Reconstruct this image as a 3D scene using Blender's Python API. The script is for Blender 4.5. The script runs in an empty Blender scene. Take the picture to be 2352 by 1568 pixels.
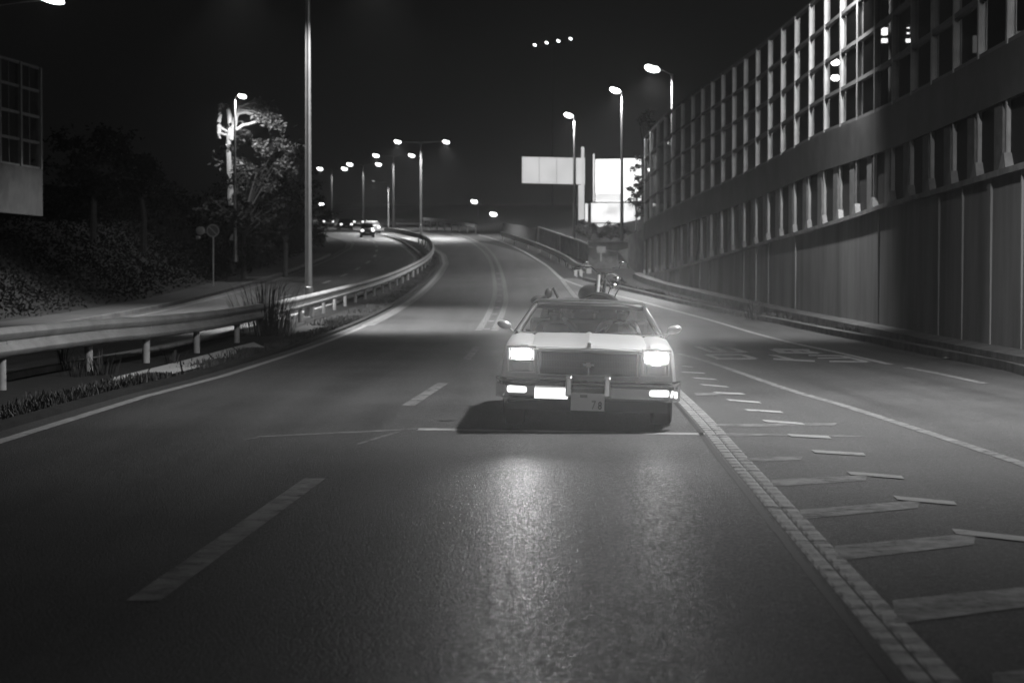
import bpy, bmesh, math, random
from mathutils import Vector, Matrix, Euler
random.seed(7)
R = math.radians
sc = bpy.context.scene
COL = sc.collection

# ------------------------------------------------------------------ camera / world / exposure
FPX, CX, CY, YH, HC = 4573.0, 1176.0, 784.0, 649.0, 1.55      # focal length etc. in units of a 2352 px wide frame
PITCH = math.atan((CY - YH) / FPX)
cam_d = bpy.data.cameras.new('camera')
cam = bpy.data.objects.new('camera', cam_d); COL.objects.link(cam)
cam_d.sensor_width = 36.0
cam_d.lens = 36.0 * FPX / 2352.0
cam_d.clip_end = 3000; cam_d.clip_start = 0.1
cam.location = (0, 0, HC)
cam.rotation_euler = (math.pi / 2 - PITCH, 0, 0)
cam_d.dof.use_dof = True; cam_d.dof.focus_distance = 21.0; cam_d.dof.aperture_fstop = 3.2
sc.camera = cam
W = bpy.data.worlds.new('World'); sc.world = W; W.use_nodes = True
bg = W.node_tree.nodes['Background']
bg.inputs[0].default_value = (1, 1, 1, 1); bg.inputs[1].default_value = 0.0038
sc.view_settings.view_transform = 'Standard'; sc.view_settings.look = 'None'
sc.view_settings.exposure = 0; sc.view_settings.gamma = 1; sc.view_settings.use_curve_mapping = False
sc.render.engine = 'CYCLES'
sc.cycles.use_denoising = True
sc.cycles.max_bounces = 5; sc.cycles.diffuse_bounces = 2; sc.cycles.glossy_bounces = 3
sc.cycles.transparent_max_bounces = 24; sc.cycles.transmission_bounces = 4
sc.cycles.sample_clamp_indirect = 2.0; sc.cycles.sample_clamp_direct = 0
sc.cycles.caustics_reflective = False; sc.cycles.caustics_refractive = False

# ------------------------------------------------------------------ terrain and pixel helpers
def gz(y):
    if y <= 40: return 0.0
    if y <= 145: return 0.0003 * (y - 40) ** 2
    z = 0.0003 * 105 ** 2
    if y <= 200:
        t = y - 145
        return z + 0.063 * t - 0.00021 * t * t
    z += 0.063 * 55 - 0.00021 * 55 * 55
    return z + 0.040 * (y - 200)
def at(px, py, Y):                      # point on the viewing ray at distance Y
    return Vector(((px - CX) / FPX * Y, Y, HC + (YH - py) / FPX * Y))
def G(px, py, dz=0.0):                  # where the ray meets the ground
    lo, hi = 3.0, 600.0
    Y = 3.0; last = 3.0
    while Y < 600:
        if HC + (YH - py) / FPX * Y <= gz(Y) + dz: break
        last = Y; Y *= 1.02
    lo, hi = last, Y
    for _ in range(30):
        m = (lo + hi) / 2
        if HC + (YH - py) / FPX * m <= gz(m) + dz: hi = m
        else: lo = m
    return Vector(((px - CX) / FPX * lo, lo, gz(lo) + dz))
def crom(pts, n=8):                     # catmull-rom through points (Vectors)
    P = [Vector(p) for p in pts]; out = []
    for i in range(len(P) - 1):
        a = P[i - 1] if i > 0 else P[i] * 2 - P[i + 1]
        b, c = P[i], P[i + 1]
        d = P[i + 2] if i + 2 < len(P) else P[i + 1] * 2 - P[i]
        for k in range(n):
            t = k / n
            out.append(0.5 * ((2 * b) + (c - a) * t + (2 * a - 5 * b + 4 * c - d) * t * t + (3 * b - a - 3 * c + d) * t ** 3))
    out.append(P[-1]); return out
def resample(path, step):
    out = [path[0].copy()]; acc = 0.0
    for a, b in zip(path, path[1:]):
        L = (b - a).length
        if L < 1e-9: continue
        t = step - acc
        while t <= L:
            out.append(a + (b - a) * (t / L)); t += step
        acc = (acc + L) % step if step else 0
        acc = L - (t - step)
    return out
def interp(tab, y):
    if y <= tab[0][0]:
        (a, xa), (b, xb) = tab[0], tab[1]
    elif y >= tab[-1][0]:
        (a, xa), (b, xb) = tab[-2], tab[-1]
    else:
        for (a, xa), (b, xb) in zip(tab, tab[1:]):
            if a <= y <= b: break
    return xa + (xb - xa) * (y - a) / (b - a)

# ------------------------------------------------------------------ materials (all grey: the place is seen in black and white)
def nodes_of(m):
    m.use_nodes = True
    return m.node_tree.nodes, m.node_tree.links
def mat(name, base, rough=0.6, metal=0.0, var=0.0, vscale=3.0, bump=0.0, bscale=20.0, spec=0.5, stretch=None, coat=0.0, emit=0.0):
    m = bpy.data.materials.new(name); n, l = nodes_of(m)
    b = n['Principled BSDF']
    b.inputs['Roughness'].default_value = rough; b.inputs['Metallic'].default_value = metal
    b.inputs['Specular IOR Level'].default_value = spec
    b.inputs['Base Color'].default_value = (base, base, base, 1)
    if coat: b.inputs['Coat Weight'].default_value = coat; b.inputs['Coat Roughness'].default_value = 0.08
    if emit:
        b.inputs['Emission Color'].default_value = (1, 1, 1, 1); b.inputs['Emission Strength'].default_value = emit
    tc = n.new('ShaderNodeTexCoord'); src = tc.outputs['Object']
    if stretch:
        mp = n.new('ShaderNodeMapping'); mp.inputs['Scale'].default_value = stretch
        l.new(src, mp.inputs['Vector']); src = mp.outputs['Vector']
    if var:
        t = n.new('ShaderNodeTexNoise'); t.inputs['Scale'].default_value = vscale; t.inputs['Detail'].default_value = 8
        t.inputs['Roughness'].default_value = 0.65
        l.new(src, t.inputs['Vector'])
        r = n.new('ShaderNodeValToRGB')
        lo, hi = base * (1 - var), base * (1 + var)
        r.color_ramp.elements[0].position = 0.3; r.color_ramp.elements[1].position = 0.7
        r.color_ramp.elements[0].color = (lo, lo, lo, 1); r.color_ramp.elements[1].color = (hi, hi, hi, 1)
        l.new(t.outputs['Fac'], r.inputs['Fac']); l.new(r.outputs['Color'], b.inputs['Base Color'])
    if bump:
        t2 = n.new('ShaderNodeTexNoise'); t2.inputs['Scale'].default_value = bscale; t2.inputs['Detail'].default_value = 4
        l.new(tc.outputs['Object'], t2.inputs['Vector'])
        bp = n.new('ShaderNodeBump'); bp.inputs['Strength'].default_value = bump; bp.inputs['Distance'].default_value = 0.02
        l.new(t2.outputs['Fac'], bp.inputs['Height']); l.new(bp.outputs['Normal'], b.inputs['Normal'])
    return m
def emis(name, s, c=1.0):
    m = bpy.data.materials.new(name); n, l = nodes_of(m)
    b = n['Principled BSDF']; b.inputs['Base Color'].default_value = (.5, .5, .5, 1)
    b.inputs['Emission Color'].default_value = (c, c, c, 1); b.inputs['Emission Strength'].default_value = s
    return m
def asphalt(name, base, seed=0.0):
    m = bpy.data.materials.new(name); n, l = nodes_of(m); b = n['Principled BSDF']
    tc = n.new('ShaderNodeTexCoord'); mp = n.new('ShaderNodeMapping'); mp.inputs['Location'].default_value = (seed, seed * 2, 0)
    l.new(tc.outputs['Object'], mp.inputs['Vector'])
    big = n.new('ShaderNodeTexNoise'); big.inputs['Scale'].default_value = 0.35; big.inputs['Detail'].default_value = 5
    wear = n.new('ShaderNodeTexNoise'); wear.inputs['Scale'].default_value = 1.0; wear.inputs['Detail'].default_value = 5
    st = n.new('ShaderNodeMapping'); st.inputs['Scale'].default_value = (1.6, 0.05, 1)
    l.new(mp.outputs['Vector'], st.inputs['Vector']); l.new(st.outputs['Vector'], wear.inputs['Vector'])
    l.new(mp.outputs['Vector'], big.inputs['Vector'])
    vor = n.new('ShaderNodeTexVoronoi'); vor.inputs['Scale'].default_value = 110.0
    l.new(mp.outputs['Vector'], vor.inputs['Vector'])
    fine = n.new('ShaderNodeTexNoise'); fine.inputs['Scale'].default_value = 48.0; fine.inputs['Detail'].default_value = 4
    l.new(mp.outputs['Vector'], fine.inputs['Vector'])
    a1 = n.new('ShaderNodeMath'); a1.operation = 'MULTIPLY_ADD'; a1.inputs[1].default_value = 0.55; a1.inputs[2].default_value = 0.0
    l.new(big.outputs['Fac'], a1.inputs[0])
    a2 = n.new('ShaderNodeMath'); a2.operation = 'MULTIPLY_ADD'; a2.inputs[1].default_value = 0.75
    l.new(wear.outputs['Fac'], a2.inputs[0]); l.new(a1.outputs[0], a2.inputs[2])
    a3 = n.new('ShaderNodeMath'); a3.operation = 'MULTIPLY_ADD'; a3.inputs[1].default_value = 0.5
    l.new(fine.outputs['Fac'], a3.inputs[0]); l.new(a2.outputs[0], a3.inputs[2])
    r = n.new('ShaderNodeValToRGB'); r.color_ramp.elements[0].position = 0.6; r.color_ramp.elements[1].position = 1.2
    r.color_ramp.elements[1].position = 1.0; r.color_ramp.elements[0].position = 0.7
    lo, hi = base * 0.72, base * 1.35
    r.color_ramp.elements[0].color = (lo, lo, lo, 1); r.color_ramp.elements[1].color = (hi, hi, hi, 1)
    l.new(a3.outputs[0], r.inputs['Fac']); l.new(r.outputs['Color'], b.inputs['Base Color'])
    agg = n.new('ShaderNodeTexVoronoi'); agg.inputs['Scale'].default_value = 60.0; l.new(mp.outputs['Vector'], agg.inputs['Vector'])
    ar = n.new('ShaderNodeMapRange'); ar.inputs['To Min'].default_value = 0.6; ar.inputs['To Max'].default_value = 1.45
    l.new(agg.outputs['Color'], ar.inputs['Value'])
    mul = n.new('ShaderNodeMix'); mul.data_type = 'RGBA'; mul.blend_type = 'MULTIPLY'; mul.inputs[0].default_value = 1.0
    l.new(r.outputs['Color'], mul.inputs[6]); l.new(ar.outputs['Result'], mul.inputs[7]); l.new(mul.outputs[2], b.inputs['Base Color'])
    rr_ = n.new('ShaderNodeMapRange'); rr_.inputs['To Min'].default_value = 0.3; rr_.inputs['To Max'].default_value = 0.75
    l.new(agg.outputs['Color'], rr_.inputs['Value']); l.new(rr_.outputs['Result'], b.inputs['Roughness'])
    b.inputs['Specular IOR Level'].default_value = 0.35
    add = n.new('ShaderNodeMath'); add.operation = 'MULTIPLY_ADD'; add.inputs[1].default_value = 0.8
    l.new(vor.outputs['Distance'], add.inputs[0]); l.new(fine.outputs['Fac'], add.inputs[2])
    bp = n.new('ShaderNodeBump'); bp.inputs['Strength'].default_value = 0.9; bp.inputs['Distance'].default_value = 0.008
    l.new(add.outputs[0], bp.inputs['Height']); l.new(bp.outputs['Normal'], b.inputs['Normal'])
    return m
def glassy(name, tint, refl=0.12, rough=0.03, trans=0.8):
    m = bpy.data.materials.new(name); n, l = nodes_of(m)
    n.remove(n['Principled BSDF']); out = n['Material Output']
    t = n.new('ShaderNodeBsdfTransparent'); t.inputs[0].default_value = (tint * trans, tint * trans, tint * trans, 1)
    g = n.new('ShaderNodeBsdfGlossy'); g.inputs['Roughness'].default_value = rough; g.inputs['Color'].default_value = (.9, .9, .9, 1)
    d = n.new('ShaderNodeBsdfDiffuse'); d.inputs[0].default_value = (.03, .03, .03, 1)
    mx = n.new('ShaderNodeMixShader'); mx2 = n.new('ShaderNodeMixShader')
    fr = n.new('ShaderNodeFresnel'); fr.inputs['IOR'].default_value = 1.45
    l.new(t.outputs[0], mx.inputs[1]); l.new(d.outputs[0], mx.inputs[2]); mx.inputs[0].default_value = 0.12
    ge = n.new('ShaderNodeNewGeometry'); iv = n.new('ShaderNodeMath'); iv.operation = 'SUBTRACT'; iv.inputs[0].default_value = 1.0; l.new(ge.outputs['Backfacing'], iv.inputs[1])
    fm = n.new('ShaderNodeMath'); fm.operation = 'MULTIPLY'; l.new(fr.outputs[0], fm.inputs[0]); l.new(iv.outputs[0], fm.inputs[1])
    l.new(fm.outputs[0], mx2.inputs[0]); l.new(mx.outputs[0], mx2.inputs[1]); l.new(g.outputs[0], mx2.inputs[2])
    l.new(mx2.outputs[0], out.inputs['Surface'])
    return m
M = dict(
    asphalt=asphalt('asphalt', 0.062), asphalt_old=asphalt('asphalt_old', 0.07, 13.0), asphalt_ramp=asphalt('asphalt_ramp', 0.066, 5.0),
    dirt=mat('dirt', 0.016, 0.95, var=0.5, vscale=1.2, bump=0.6, bscale=8),
    paint=mat('road_paint', 0.34, 0.42, spec=0.7, var=0.45, vscale=6, bump=0.3, bscale=60),
    paint_worn=mat('worn_road_paint', 0.22, 0.45, spec=0.6, var=0.55, vscale=5, bump=0.3, bscale=60),
    paint_bright=mat('bright_road_paint', 0.42, 0.4, spec=0.6, var=0.2, vscale=9),
    paint_faint=mat('faint_road_paint', 0.2, 0.48, spec=0.5, var=0.4, vscale=7, bump=0.3, bscale=60),
    pale_stripe=mat('pale_road_stripe', 0.4, 0.4, spec=0.6, var=0.4, vscale=4),
    concrete=mat('concrete', 0.26, 0.85, var=0.35, vscale=1.6, bump=0.3, bscale=14),
    concrete_light=mat('pale_concrete', 0.42, 0.8, var=0.3, vscale=2.0, bump=0.2, bscale=14),
    wall=mat('wall_concrete', 0.2, 0.85, var=0.5, vscale=1.0, bump=0.2, bscale=5, stretch=(0.4, 0.4, 0.09)),
    paving=mat('dark_paving', 0.05, 0.85, var=0.35, vscale=2), column=mat('column_concrete', 0.17, 0.8, var=0.3), soil=mat('dark_soil', 0.02, 0.95, var=0.5, bump=0.6, bscale=8), slab=mat('slab_concrete', 0.6, 0.8, var=0.15, vscale=3), under=mat('undergrowth_leaf', 0.006, 0.9, spec=0.05, var=0.5), kerb=mat('kerb_concrete', 0.09, 0.85, var=0.5, vscale=2.0, bump=0.4, bscale=10),
    galv=mat('galvanised_steel', 0.5, 0.42, 0.55, var=0.2, vscale=3),
    rail=mat('rail_paint', 0.42, 0.45, 0.15, var=0.25, vscale=1.4),
    pole=mat('pole_steel', 0.30, 0.35, 0.6, var=0.15, vscale=2),
    rail_metal=mat('barrier_rail_metal', 0.16, 0.5, 0.2, var=0.2), post_metal=mat('barrier_post_metal', 0.40, 0.4, 0.3, var=0.25, vscale=2),
    band=mat('barrier_band_metal', 0.085, 0.5, 0.2, var=0.35, vscale=0.8),
    dark_opening=mat('dark_opening_fill', 0.012, 0.8), glass=glassy('barrier_glass', 1.0, trans=0.93), window=glassy('window_glass', 0.7, trans=0.8),
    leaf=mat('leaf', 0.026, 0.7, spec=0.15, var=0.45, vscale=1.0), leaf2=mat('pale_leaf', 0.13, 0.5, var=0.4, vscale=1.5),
    bark=mat('bark', 0.07, 0.8, var=0.35, vscale=5, bump=0.5), grass=mat('grass', 0.05, 0.7, var=0.5, vscale=1.0),
    car_paint=mat('pale_car_paint', 0.78, 0.3, coat=0.6, var=0.05, vscale=2),
    car_dark=mat('dark_car_paint', 0.03, 0.3, coat=0.7), vinyl=mat('vinyl', 0.035, 0.55, bump=0.2, bscale=90),
    chrome=mat('chrome', 0.78, 0.14, 1.0), chrome_dull=mat('dull_chrome', 0.5, 0.3, 1.0),
    black=mat('black_plastic', 0.015, 0.6), rubber=mat('rubber', 0.012, 0.85, bump=0.3, bscale=60),
    grille=mat('grille_bars', 0.06, 0.4, 0.5), plate=mat('plate_white', 0.85, 0.5), ink=mat('plate_ink', 0.1, 0.6),
    ink_pale=mat('plate_ink_faded', 0.34, 0.6),
    skin=mat('skin', 0.6, 0.5), trim=mat('pale_trim', 0.62, 0.3, 0.35), cloth=mat('dark_cloth', 0.04, 0.9), cloth_pale=mat('pale_cloth', 0.3, 0.9), hair=mat('hair', 0.02, 0.6),
    seat=mat('seat_fabric', 0.05, 0.9), lens_off=mat('lamp_glass', 0.55, 0.15, 0.0, coat=1.0),
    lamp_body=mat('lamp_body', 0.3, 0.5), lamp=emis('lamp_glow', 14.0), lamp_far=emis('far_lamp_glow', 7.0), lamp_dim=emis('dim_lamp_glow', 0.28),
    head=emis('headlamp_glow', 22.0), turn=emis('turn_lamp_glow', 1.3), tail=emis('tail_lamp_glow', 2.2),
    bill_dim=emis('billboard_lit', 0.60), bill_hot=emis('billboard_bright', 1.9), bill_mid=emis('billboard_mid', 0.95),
    facade=mat('dark_facade', 0.03, 0.9, var=0.2, vscale=0.5), sign=mat('sign_face', 0.3, 0.5), sign_dark=mat('sign_blue', 0.08, 0.5),
    win=emis('window_glow', 4.0), win_dim=emis('dim_window_glow', 0.12),
)

def wear(m, scale, lo, hi, keep=0.0):      # paint chipped away in an irregular pattern
    n, l = m.node_tree.nodes, m.node_tree.links; b = n['Principled BSDF']; out = n['Material Output']
    tc = n.new('ShaderNodeTexCoord'); t = n.new('ShaderNodeTexNoise'); t.inputs['Scale'].default_value = scale; t.inputs['Detail'].default_value = 9; t.inputs['Roughness'].default_value = 0.75
    l.new(tc.outputs['Object'], t.inputs['Vector'])
    r = n.new('ShaderNodeMapRange'); r.inputs['From Min'].default_value = lo; r.inputs['From Max'].default_value = hi; r.inputs['To Min'].default_value = keep; l.new(t.outputs['Fac'], r.inputs['Value'])
    tr = n.new('ShaderNodeBsdfTransparent'); mx = n.new('ShaderNodeMixShader')
    l.new(r.outputs['Result'], mx.inputs[0]); l.new(tr.outputs[0], mx.inputs[1]); l.new(b.outputs[0], mx.inputs[2]); l.new(mx.outputs[0], out.inputs['Surface'])
wear(M['paint'], 5, 0.34, 0.44, 0.35); wear(M['paint_worn'], 4, 0.36, 0.52, 0.4); wear(M['paint_faint'], 3, 0.36, 0.58, 0.35); wear(M['pale_stripe'], 2, 0.3, 0.45, 0.3); wear(M['paint_bright'], 5, 0.34, 0.46, 0.3)
def mottle(m, scale, amt):
    n, l = m.node_tree.nodes, m.node_tree.links; b = n['Principled BSDF']; e = b.inputs['Emission Strength'].default_value
    tc = n.new('ShaderNodeTexCoord'); t = n.new('ShaderNodeTexNoise'); t.inputs['Scale'].default_value = scale; t.inputs['Detail'].default_value = 3
    l.new(tc.outputs['Object'], t.inputs['Vector']); r = n.new('ShaderNodeMapRange'); r.inputs['From Min'].default_value = 0.3; r.inputs['From Max'].default_value = 0.7
    r.inputs['To Min'].default_value = e * (1 - amt); r.inputs['To Max'].default_value = e * (1 + amt * 0.6); l.new(t.outputs['Fac'], r.inputs['Value']); l.new(r.outputs['Result'], b.inputs['Emission Strength'])
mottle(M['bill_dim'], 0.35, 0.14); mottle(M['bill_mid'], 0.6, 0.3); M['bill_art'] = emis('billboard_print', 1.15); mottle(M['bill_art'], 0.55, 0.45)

# ------------------------------------------------------------------ mesh builder
class MB:
    def __init__(s): s.v = []; s.f = []; s.mi = []; s.m = 0; s.xf = None
    def add(s, vs, fs):
        o = len(s.v)
        if s.xf is not None: vs = [s.xf @ Vector(v) for v in vs]
        s.v += [tuple(v) for v in vs]; s.f += [tuple(i + o for i in f) for f in fs]; s.mi += [s.m] * len(fs)
        return s
    def box(s, a, b, M4=None):
        x0, y0, z0 = a; x1, y1, z1 = b
        vs = [Vector(p) for p in ((x0,y0,z0),(x1,y0,z0),(x1,y1,z0),(x0,y1,z0),(x0,y0,z1),(x1,y0,z1),(x1,y1,z1),(x0,y1,z1))]
        if M4 is not None: vs = [M4 @ v for v in vs]
        return s.add(vs, [(0,3,2,1),(4,5,6,7),(0,1,5,4),(1,2,6,5),(2,3,7,6),(3,0,4,7)])
    def loft(s, rings, closed=True, caps=True):
        n = len(rings[0]); vs = [p for r in rings for p in r]; fs = []
        for i in range(len(rings) - 1):
            for j in range(n if closed else n - 1):
                k = (j + 1) % n
                fs.append((i*n+j, i*n+k, (i+1)*n+k, (i+1)*n+j))
        if caps and closed:
            fs.append(tuple(range(n - 1, -1, -1))); fs.append(tuple((len(rings)-1)*n + j for j in range(n)))
        return s.add(vs, fs)
    def tube(s, pts, r, n=8):
        pts = [Vector(p) for p in pts]; rr = r if isinstance(r, (list, tuple)) else [r] * len(pts)
        rings = []; up = Vector((0, 0, 1))
        for i, p in enumerate(pts):
            d = (pts[min(i+1, len(pts)-1)] - pts[max(i-1, 0)]).normalized()
            a = d.cross(up)
            if a.length < 0.05: a = d.cross(Vector((1, 0, 0)))
            a.normalize(); b = d.cross(a)
            rings.append([p + (a * math.cos(2*math.pi*k/n) + b * math.sin(2*math.pi*k/n)) * rr[i] for k in range(n)])
        return s.loft(rings)
    def ell(s, c, r, nu=14, nv=8, M4=None):
        c = Vector(c); rings = []
        for i in range(1, nv):
            t = math.pi * i / nv
            rings.append([Vector((r[0]*math.sin(t)*math.cos(2*math.pi*k/nu), r[1]*math.sin(t)*math.sin(2*math.pi*k/nu), r[2]*math.cos(t))) for k in range(nu)])
        if M4 is not None: rings = [[M4 @ p for p in q] for q in rings]
        return s.loft([[c + p for p in q] for q in rings])
    def lathe(s, c, axis, prof, n=24):     # prof: (dist along axis, radius)
        c = Vector(c); ax = Vector(axis).normalized(); a = ax.orthogonal().normalized(); b = ax.cross(a)
        return s.loft([[c + ax*d + (a*math.cos(2*math.pi*k/n) + b*math.sin(2*math.pi*k/n))*r for k in range(n)] for d, r in prof])
    def build(s, name, m, parent=None, smooth=False, bevel=0.0):
        me = bpy.data.meshes.new(name); me.from_pydata(s.v, [], s.f)
        ms = m if isinstance(m, (list, tuple)) else [m]
        for q in ms: me.materials.append(q)
        for p, i in zip(me.polygons, s.mi): p.material_index = i; p.use_smooth = smooth
        bm = bmesh.new(); bm.from_mesh(me); bmesh.ops.recalc_face_normals(bm, faces=bm.faces); bm.to_mesh(me); bm.free()
        o = bpy.data.objects.new(name, me); COL.objects.link(o)
        if parent is not None: o.parent = parent
        if bevel:
            bv = o.modifiers.new('bevel', 'BEVEL'); bv.width = bevel; bv.segments = 2; bv.limit_method = 'ANGLE'
        if smooth:
            try: me.set_sharp_from_angle(angle=R(40))
            except Exception: pass
        return o
def tag(o, label=None, cat=None, group=None, kind=None):
    if label: o['label'] = label
    if cat: o['category'] = cat
    if group: o['group'] = group
    if kind: o['kind'] = kind
    return o
def thing(name, label, cat, loc=(0, 0, 0), rz=0.0, group=None):
    o = bpy.data.objects.new(name, None); COL.objects.link(o); o.empty_display_size = 0.3
    o.location = loc; o.rotation_euler = (0, 0, rz)
    return tag(o, label, cat, group)
def local(o):  # inverse placement (location + rz) of a thing, to build world-space meshes under it
    return Matrix.Translation(o.location).inverted() if o.rotation_euler.z == 0 else (Matrix.Translation(o.location) @ Matrix.Rotation(o.rotation_euler.z, 4, 'Z')).inverted()
def struct(o): o['kind'] = 'structure'; return o
def lamp_light(name, loc, power, parent=None, cone=160, radius=0.15, blend=0.6, direction=(0, 0, -1), kind='SPOT'):
    d = bpy.data.lights.new(name, kind); d.energy = power; d.shadow_soft_size = radius
    if kind == 'SPOT': d.spot_size = R(cone); d.spot_blend = blend
    o = bpy.data.objects.new(name, d); COL.objects.link(o)
    o.location = loc; o.rotation_euler = Vector(direction).to_track_quat('-Z', 'Y').to_euler()
    if parent is not None: o.parent = parent
    return o

# ------------------------------------------------------------------ ground, roads and their markings
L_EDGE = [(0, -5.0), (27, -5.0), (33, -4.8), (50, -4.75), (65, -4.7), (93, -4.55), (117, -4.5), (137, -4.6), (150, -5.2), (166, -6.7), (180, -8.6), (200, -11.4), (240, -17.5), (300, -28), (420, -55)]
R_EDGE = [(0, 2.4), (7.7, 1.63), (21, 1.9), (30, 2.25), (90, 3.1), (117, 2.9), (137, 1.9), (155, 0.4), (168, -1.4), (178, -3.0), (200, -6.2), (240, -11.5), (300, -21), (420, -46)]
RAMP_R = [(0, 5.6), (20, 6.6), (35, 8.15), (50, 8.5), (65, 8.2), (80, 7.2), (95, 5.9), (110, 4.2), (120, 2.9), (137, 1.95), (155, 0.45), (168, -1.35), (178, -2.9), (200, -6.1), (240, -11.4), (300, -20.9), (420, -45.9)]
LEFT_IN = [(0, -8.3), (30, -8.3), (70, -8.2), (110, -7.2), (128, -6.6), (145, -6.9), (160, -8.4), (175, -10), (200, -13.0), (240, -19), (300, -29.5), (420, -57)]
LEFT_OUT = [(0, -13.9), (60, -13.9), (110, -13.9), (131, -13.6), (148, -13.2), (163, -13.3), (175, -14.1), (188, -16.0), (210, -19.6), (240, -25), (300, -35.5), (420, -63)]
ROWS = [-12, 0, 5] + [5 + 2.5 * i for i in range(1, 80)] + [215 + 6 * i for i in range(1, 35)]
def strip(fl, fr, dz, nx=4, rows=ROWS, y0=-20, y1=1e9):
    rows = [y for y in rows if y0 <= y <= y1]
    mb = MB(); vs = []; fs = []
    for y in rows:
        a, b = fl(y), fr(y)
        for i in range(nx + 1): vs.append((a + (b - a) * i / nx, y, gz(y) + dz))
    for j in range(len(rows) - 1):
        for i in range(nx):
            k = j * (nx + 1) + i; fs.append((k, k + 1, k + nx + 2, k + nx + 1))
    return mb.add(vs, fs)
F = lambda tab, d=0.0: (lambda y: interp(tab, y) + d)
# terrain: one sheet to the horizon
def hill(x, y):
    z = 0.0
    s = (-x - 16.2 - max(0, y - 150) * 0.20) / 5.5
    if s > 0: z += 3.4 * min(1, s) ** 1.3 * (1.0 if y < 150 else 1.2) + max(0, s - 1) * 0.4
    s = (x - 14 + max(0, y - 110) * 0.12) / 14
    if s > 0: z += 2.6 * min(1, s)
    return z
xs = [-600, -300, -150, -90, -60, -45] + [-38 + i * 1.4 for i in range(48)] + [36, 50, 80, 150, 300, 600]
ys = [-30, -10, 0] + [4 * i for i in range(1, 60)] + [250, 270, 300, 340, 400, 500, 700, 1000, 1600]
vs = [(x, y, gz(y) - 0.05 + hill(x, y)) for y in ys for x in xs]
nx = len(xs)
fs = [(j*nx+i, j*nx+i+1, (j+1)*nx+i+1, (j+1)*nx+i) for j in range(len(ys)-1) for i in range(nx-1)]
struct(MB().add(vs, fs).build('ground', M['dirt'], smooth=True))
struct(strip(F(L_EDGE, -0.35), F(R_EDGE, 0.2), 0.0, 6).build('main_road', M['asphalt']))
struct(strip(F(R_EDGE, 0.2), F(RAMP_R, 0.55), 0.0, 4, y1=119).build('ramp_road', M['asphalt_ramp']))
struct(strip(F(LEFT_OUT, -0.4), F(LEFT_IN, 0.35), 0.0, 5).build('opposite_road', M['asphalt_old']))
struct(strip(F(LEFT_OUT, -3.0), F(LEFT_OUT, -0.62), 0.12, 2, y1=150).build('pavement', M['paving']))
def edge_wall(f0, f1, z0, z1, name, m, y0, y1, step=2.5):
    rows = []; y = y0
    while y <= y1: rows.append(y); y += step
    rings = [[(f0(y), y, gz(y) + z0), (f1(y), y, gz(y) + z0), (f1(y), y, gz(y) + z1), (f0(y), y, gz(y) + z1)] for y in rows]
    return MB().loft(rings).build(name, m)
# kerbs
tag(edge_wall(F(LEFT_OUT, -0.62), F(LEFT_OUT, -0.42), -0.1, 0.14, 'kerb', M['kerb'], 0, 150), 'pale stone kerb between the pavement and the opposite carriageway', 'kerb')
tag(edge_wall(F(LEFT_IN, 0.37), F(LEFT_IN, 0.55), -0.1, 0.15, 'kerb', M['concrete_light'], 10, 200), 'kerb behind the central guardrail on the side of the opposite carriageway', 'kerb')
tag(edge_wall(F(L_EDGE, -0.55), F(L_EDGE, -0.37), -0.1, 0.06, 'kerb', M['dirt'], 10, 200), 'weedy kerb beside the white edge line of the near carriageway', 'kerb')
tag(edge_wall(F(RAMP_R, 0.57), F(RAMP_R, 0.85), -0.1, 0.16, 'kerb', M['kerb'], 8, 117), 'rough concrete kerb along the foot of the retaining wall', 'kerb')
struct(strip(F(LEFT_IN, 0.55), F(L_EDGE, -0.56), 0.05, 4, y0=8, y1=200).build('median_strip', M['soil']))

def line_strip(path, w, z=0.004, dash=None, n=1):      # path of ground points; returns quads; w metres
    mb = MB(); L = []
    for i, p in enumerate(path):
        a = path[max(0, i-1)]; b = path[min(len(path)-1, i+1)]
        d = Vector((b.x-a.x, b.y-a.y, 0)).normalized(); s = Vector((d.y, -d.x, 0)) * (w/2)
        L.append((p - s, p + s))
    vs = [q for a, b in L for q in ((a.x, a.y, gz(a.y)+z), (b.x, b.y, gz(b.y)+z))]
    fs = [(2*i, 2*i+1, 2*i+3, 2*i+2) for i in range(len(L)-1)]
    return mb.add(vs, fs)
def fpath(f, y0, y1, step=1.5):
    out = []; y = y0
    while y < y1: out.append(Vector((f(y), y, gz(y)))); y += step
    out.append(Vector((f(y1), y1, gz(y1)))); return out
def gpath(pxs, step=None):
    p = crom([G(*q) for q in pxs], 10)
    return resample(p, step) if step else p
def marking(mb, name, m): return struct(mb.build(name, m))
marking(line_strip(fpath(F(L_EDGE, 0.0), 12, 64), 0.15), 'edge_line', M['paint'])
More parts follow.
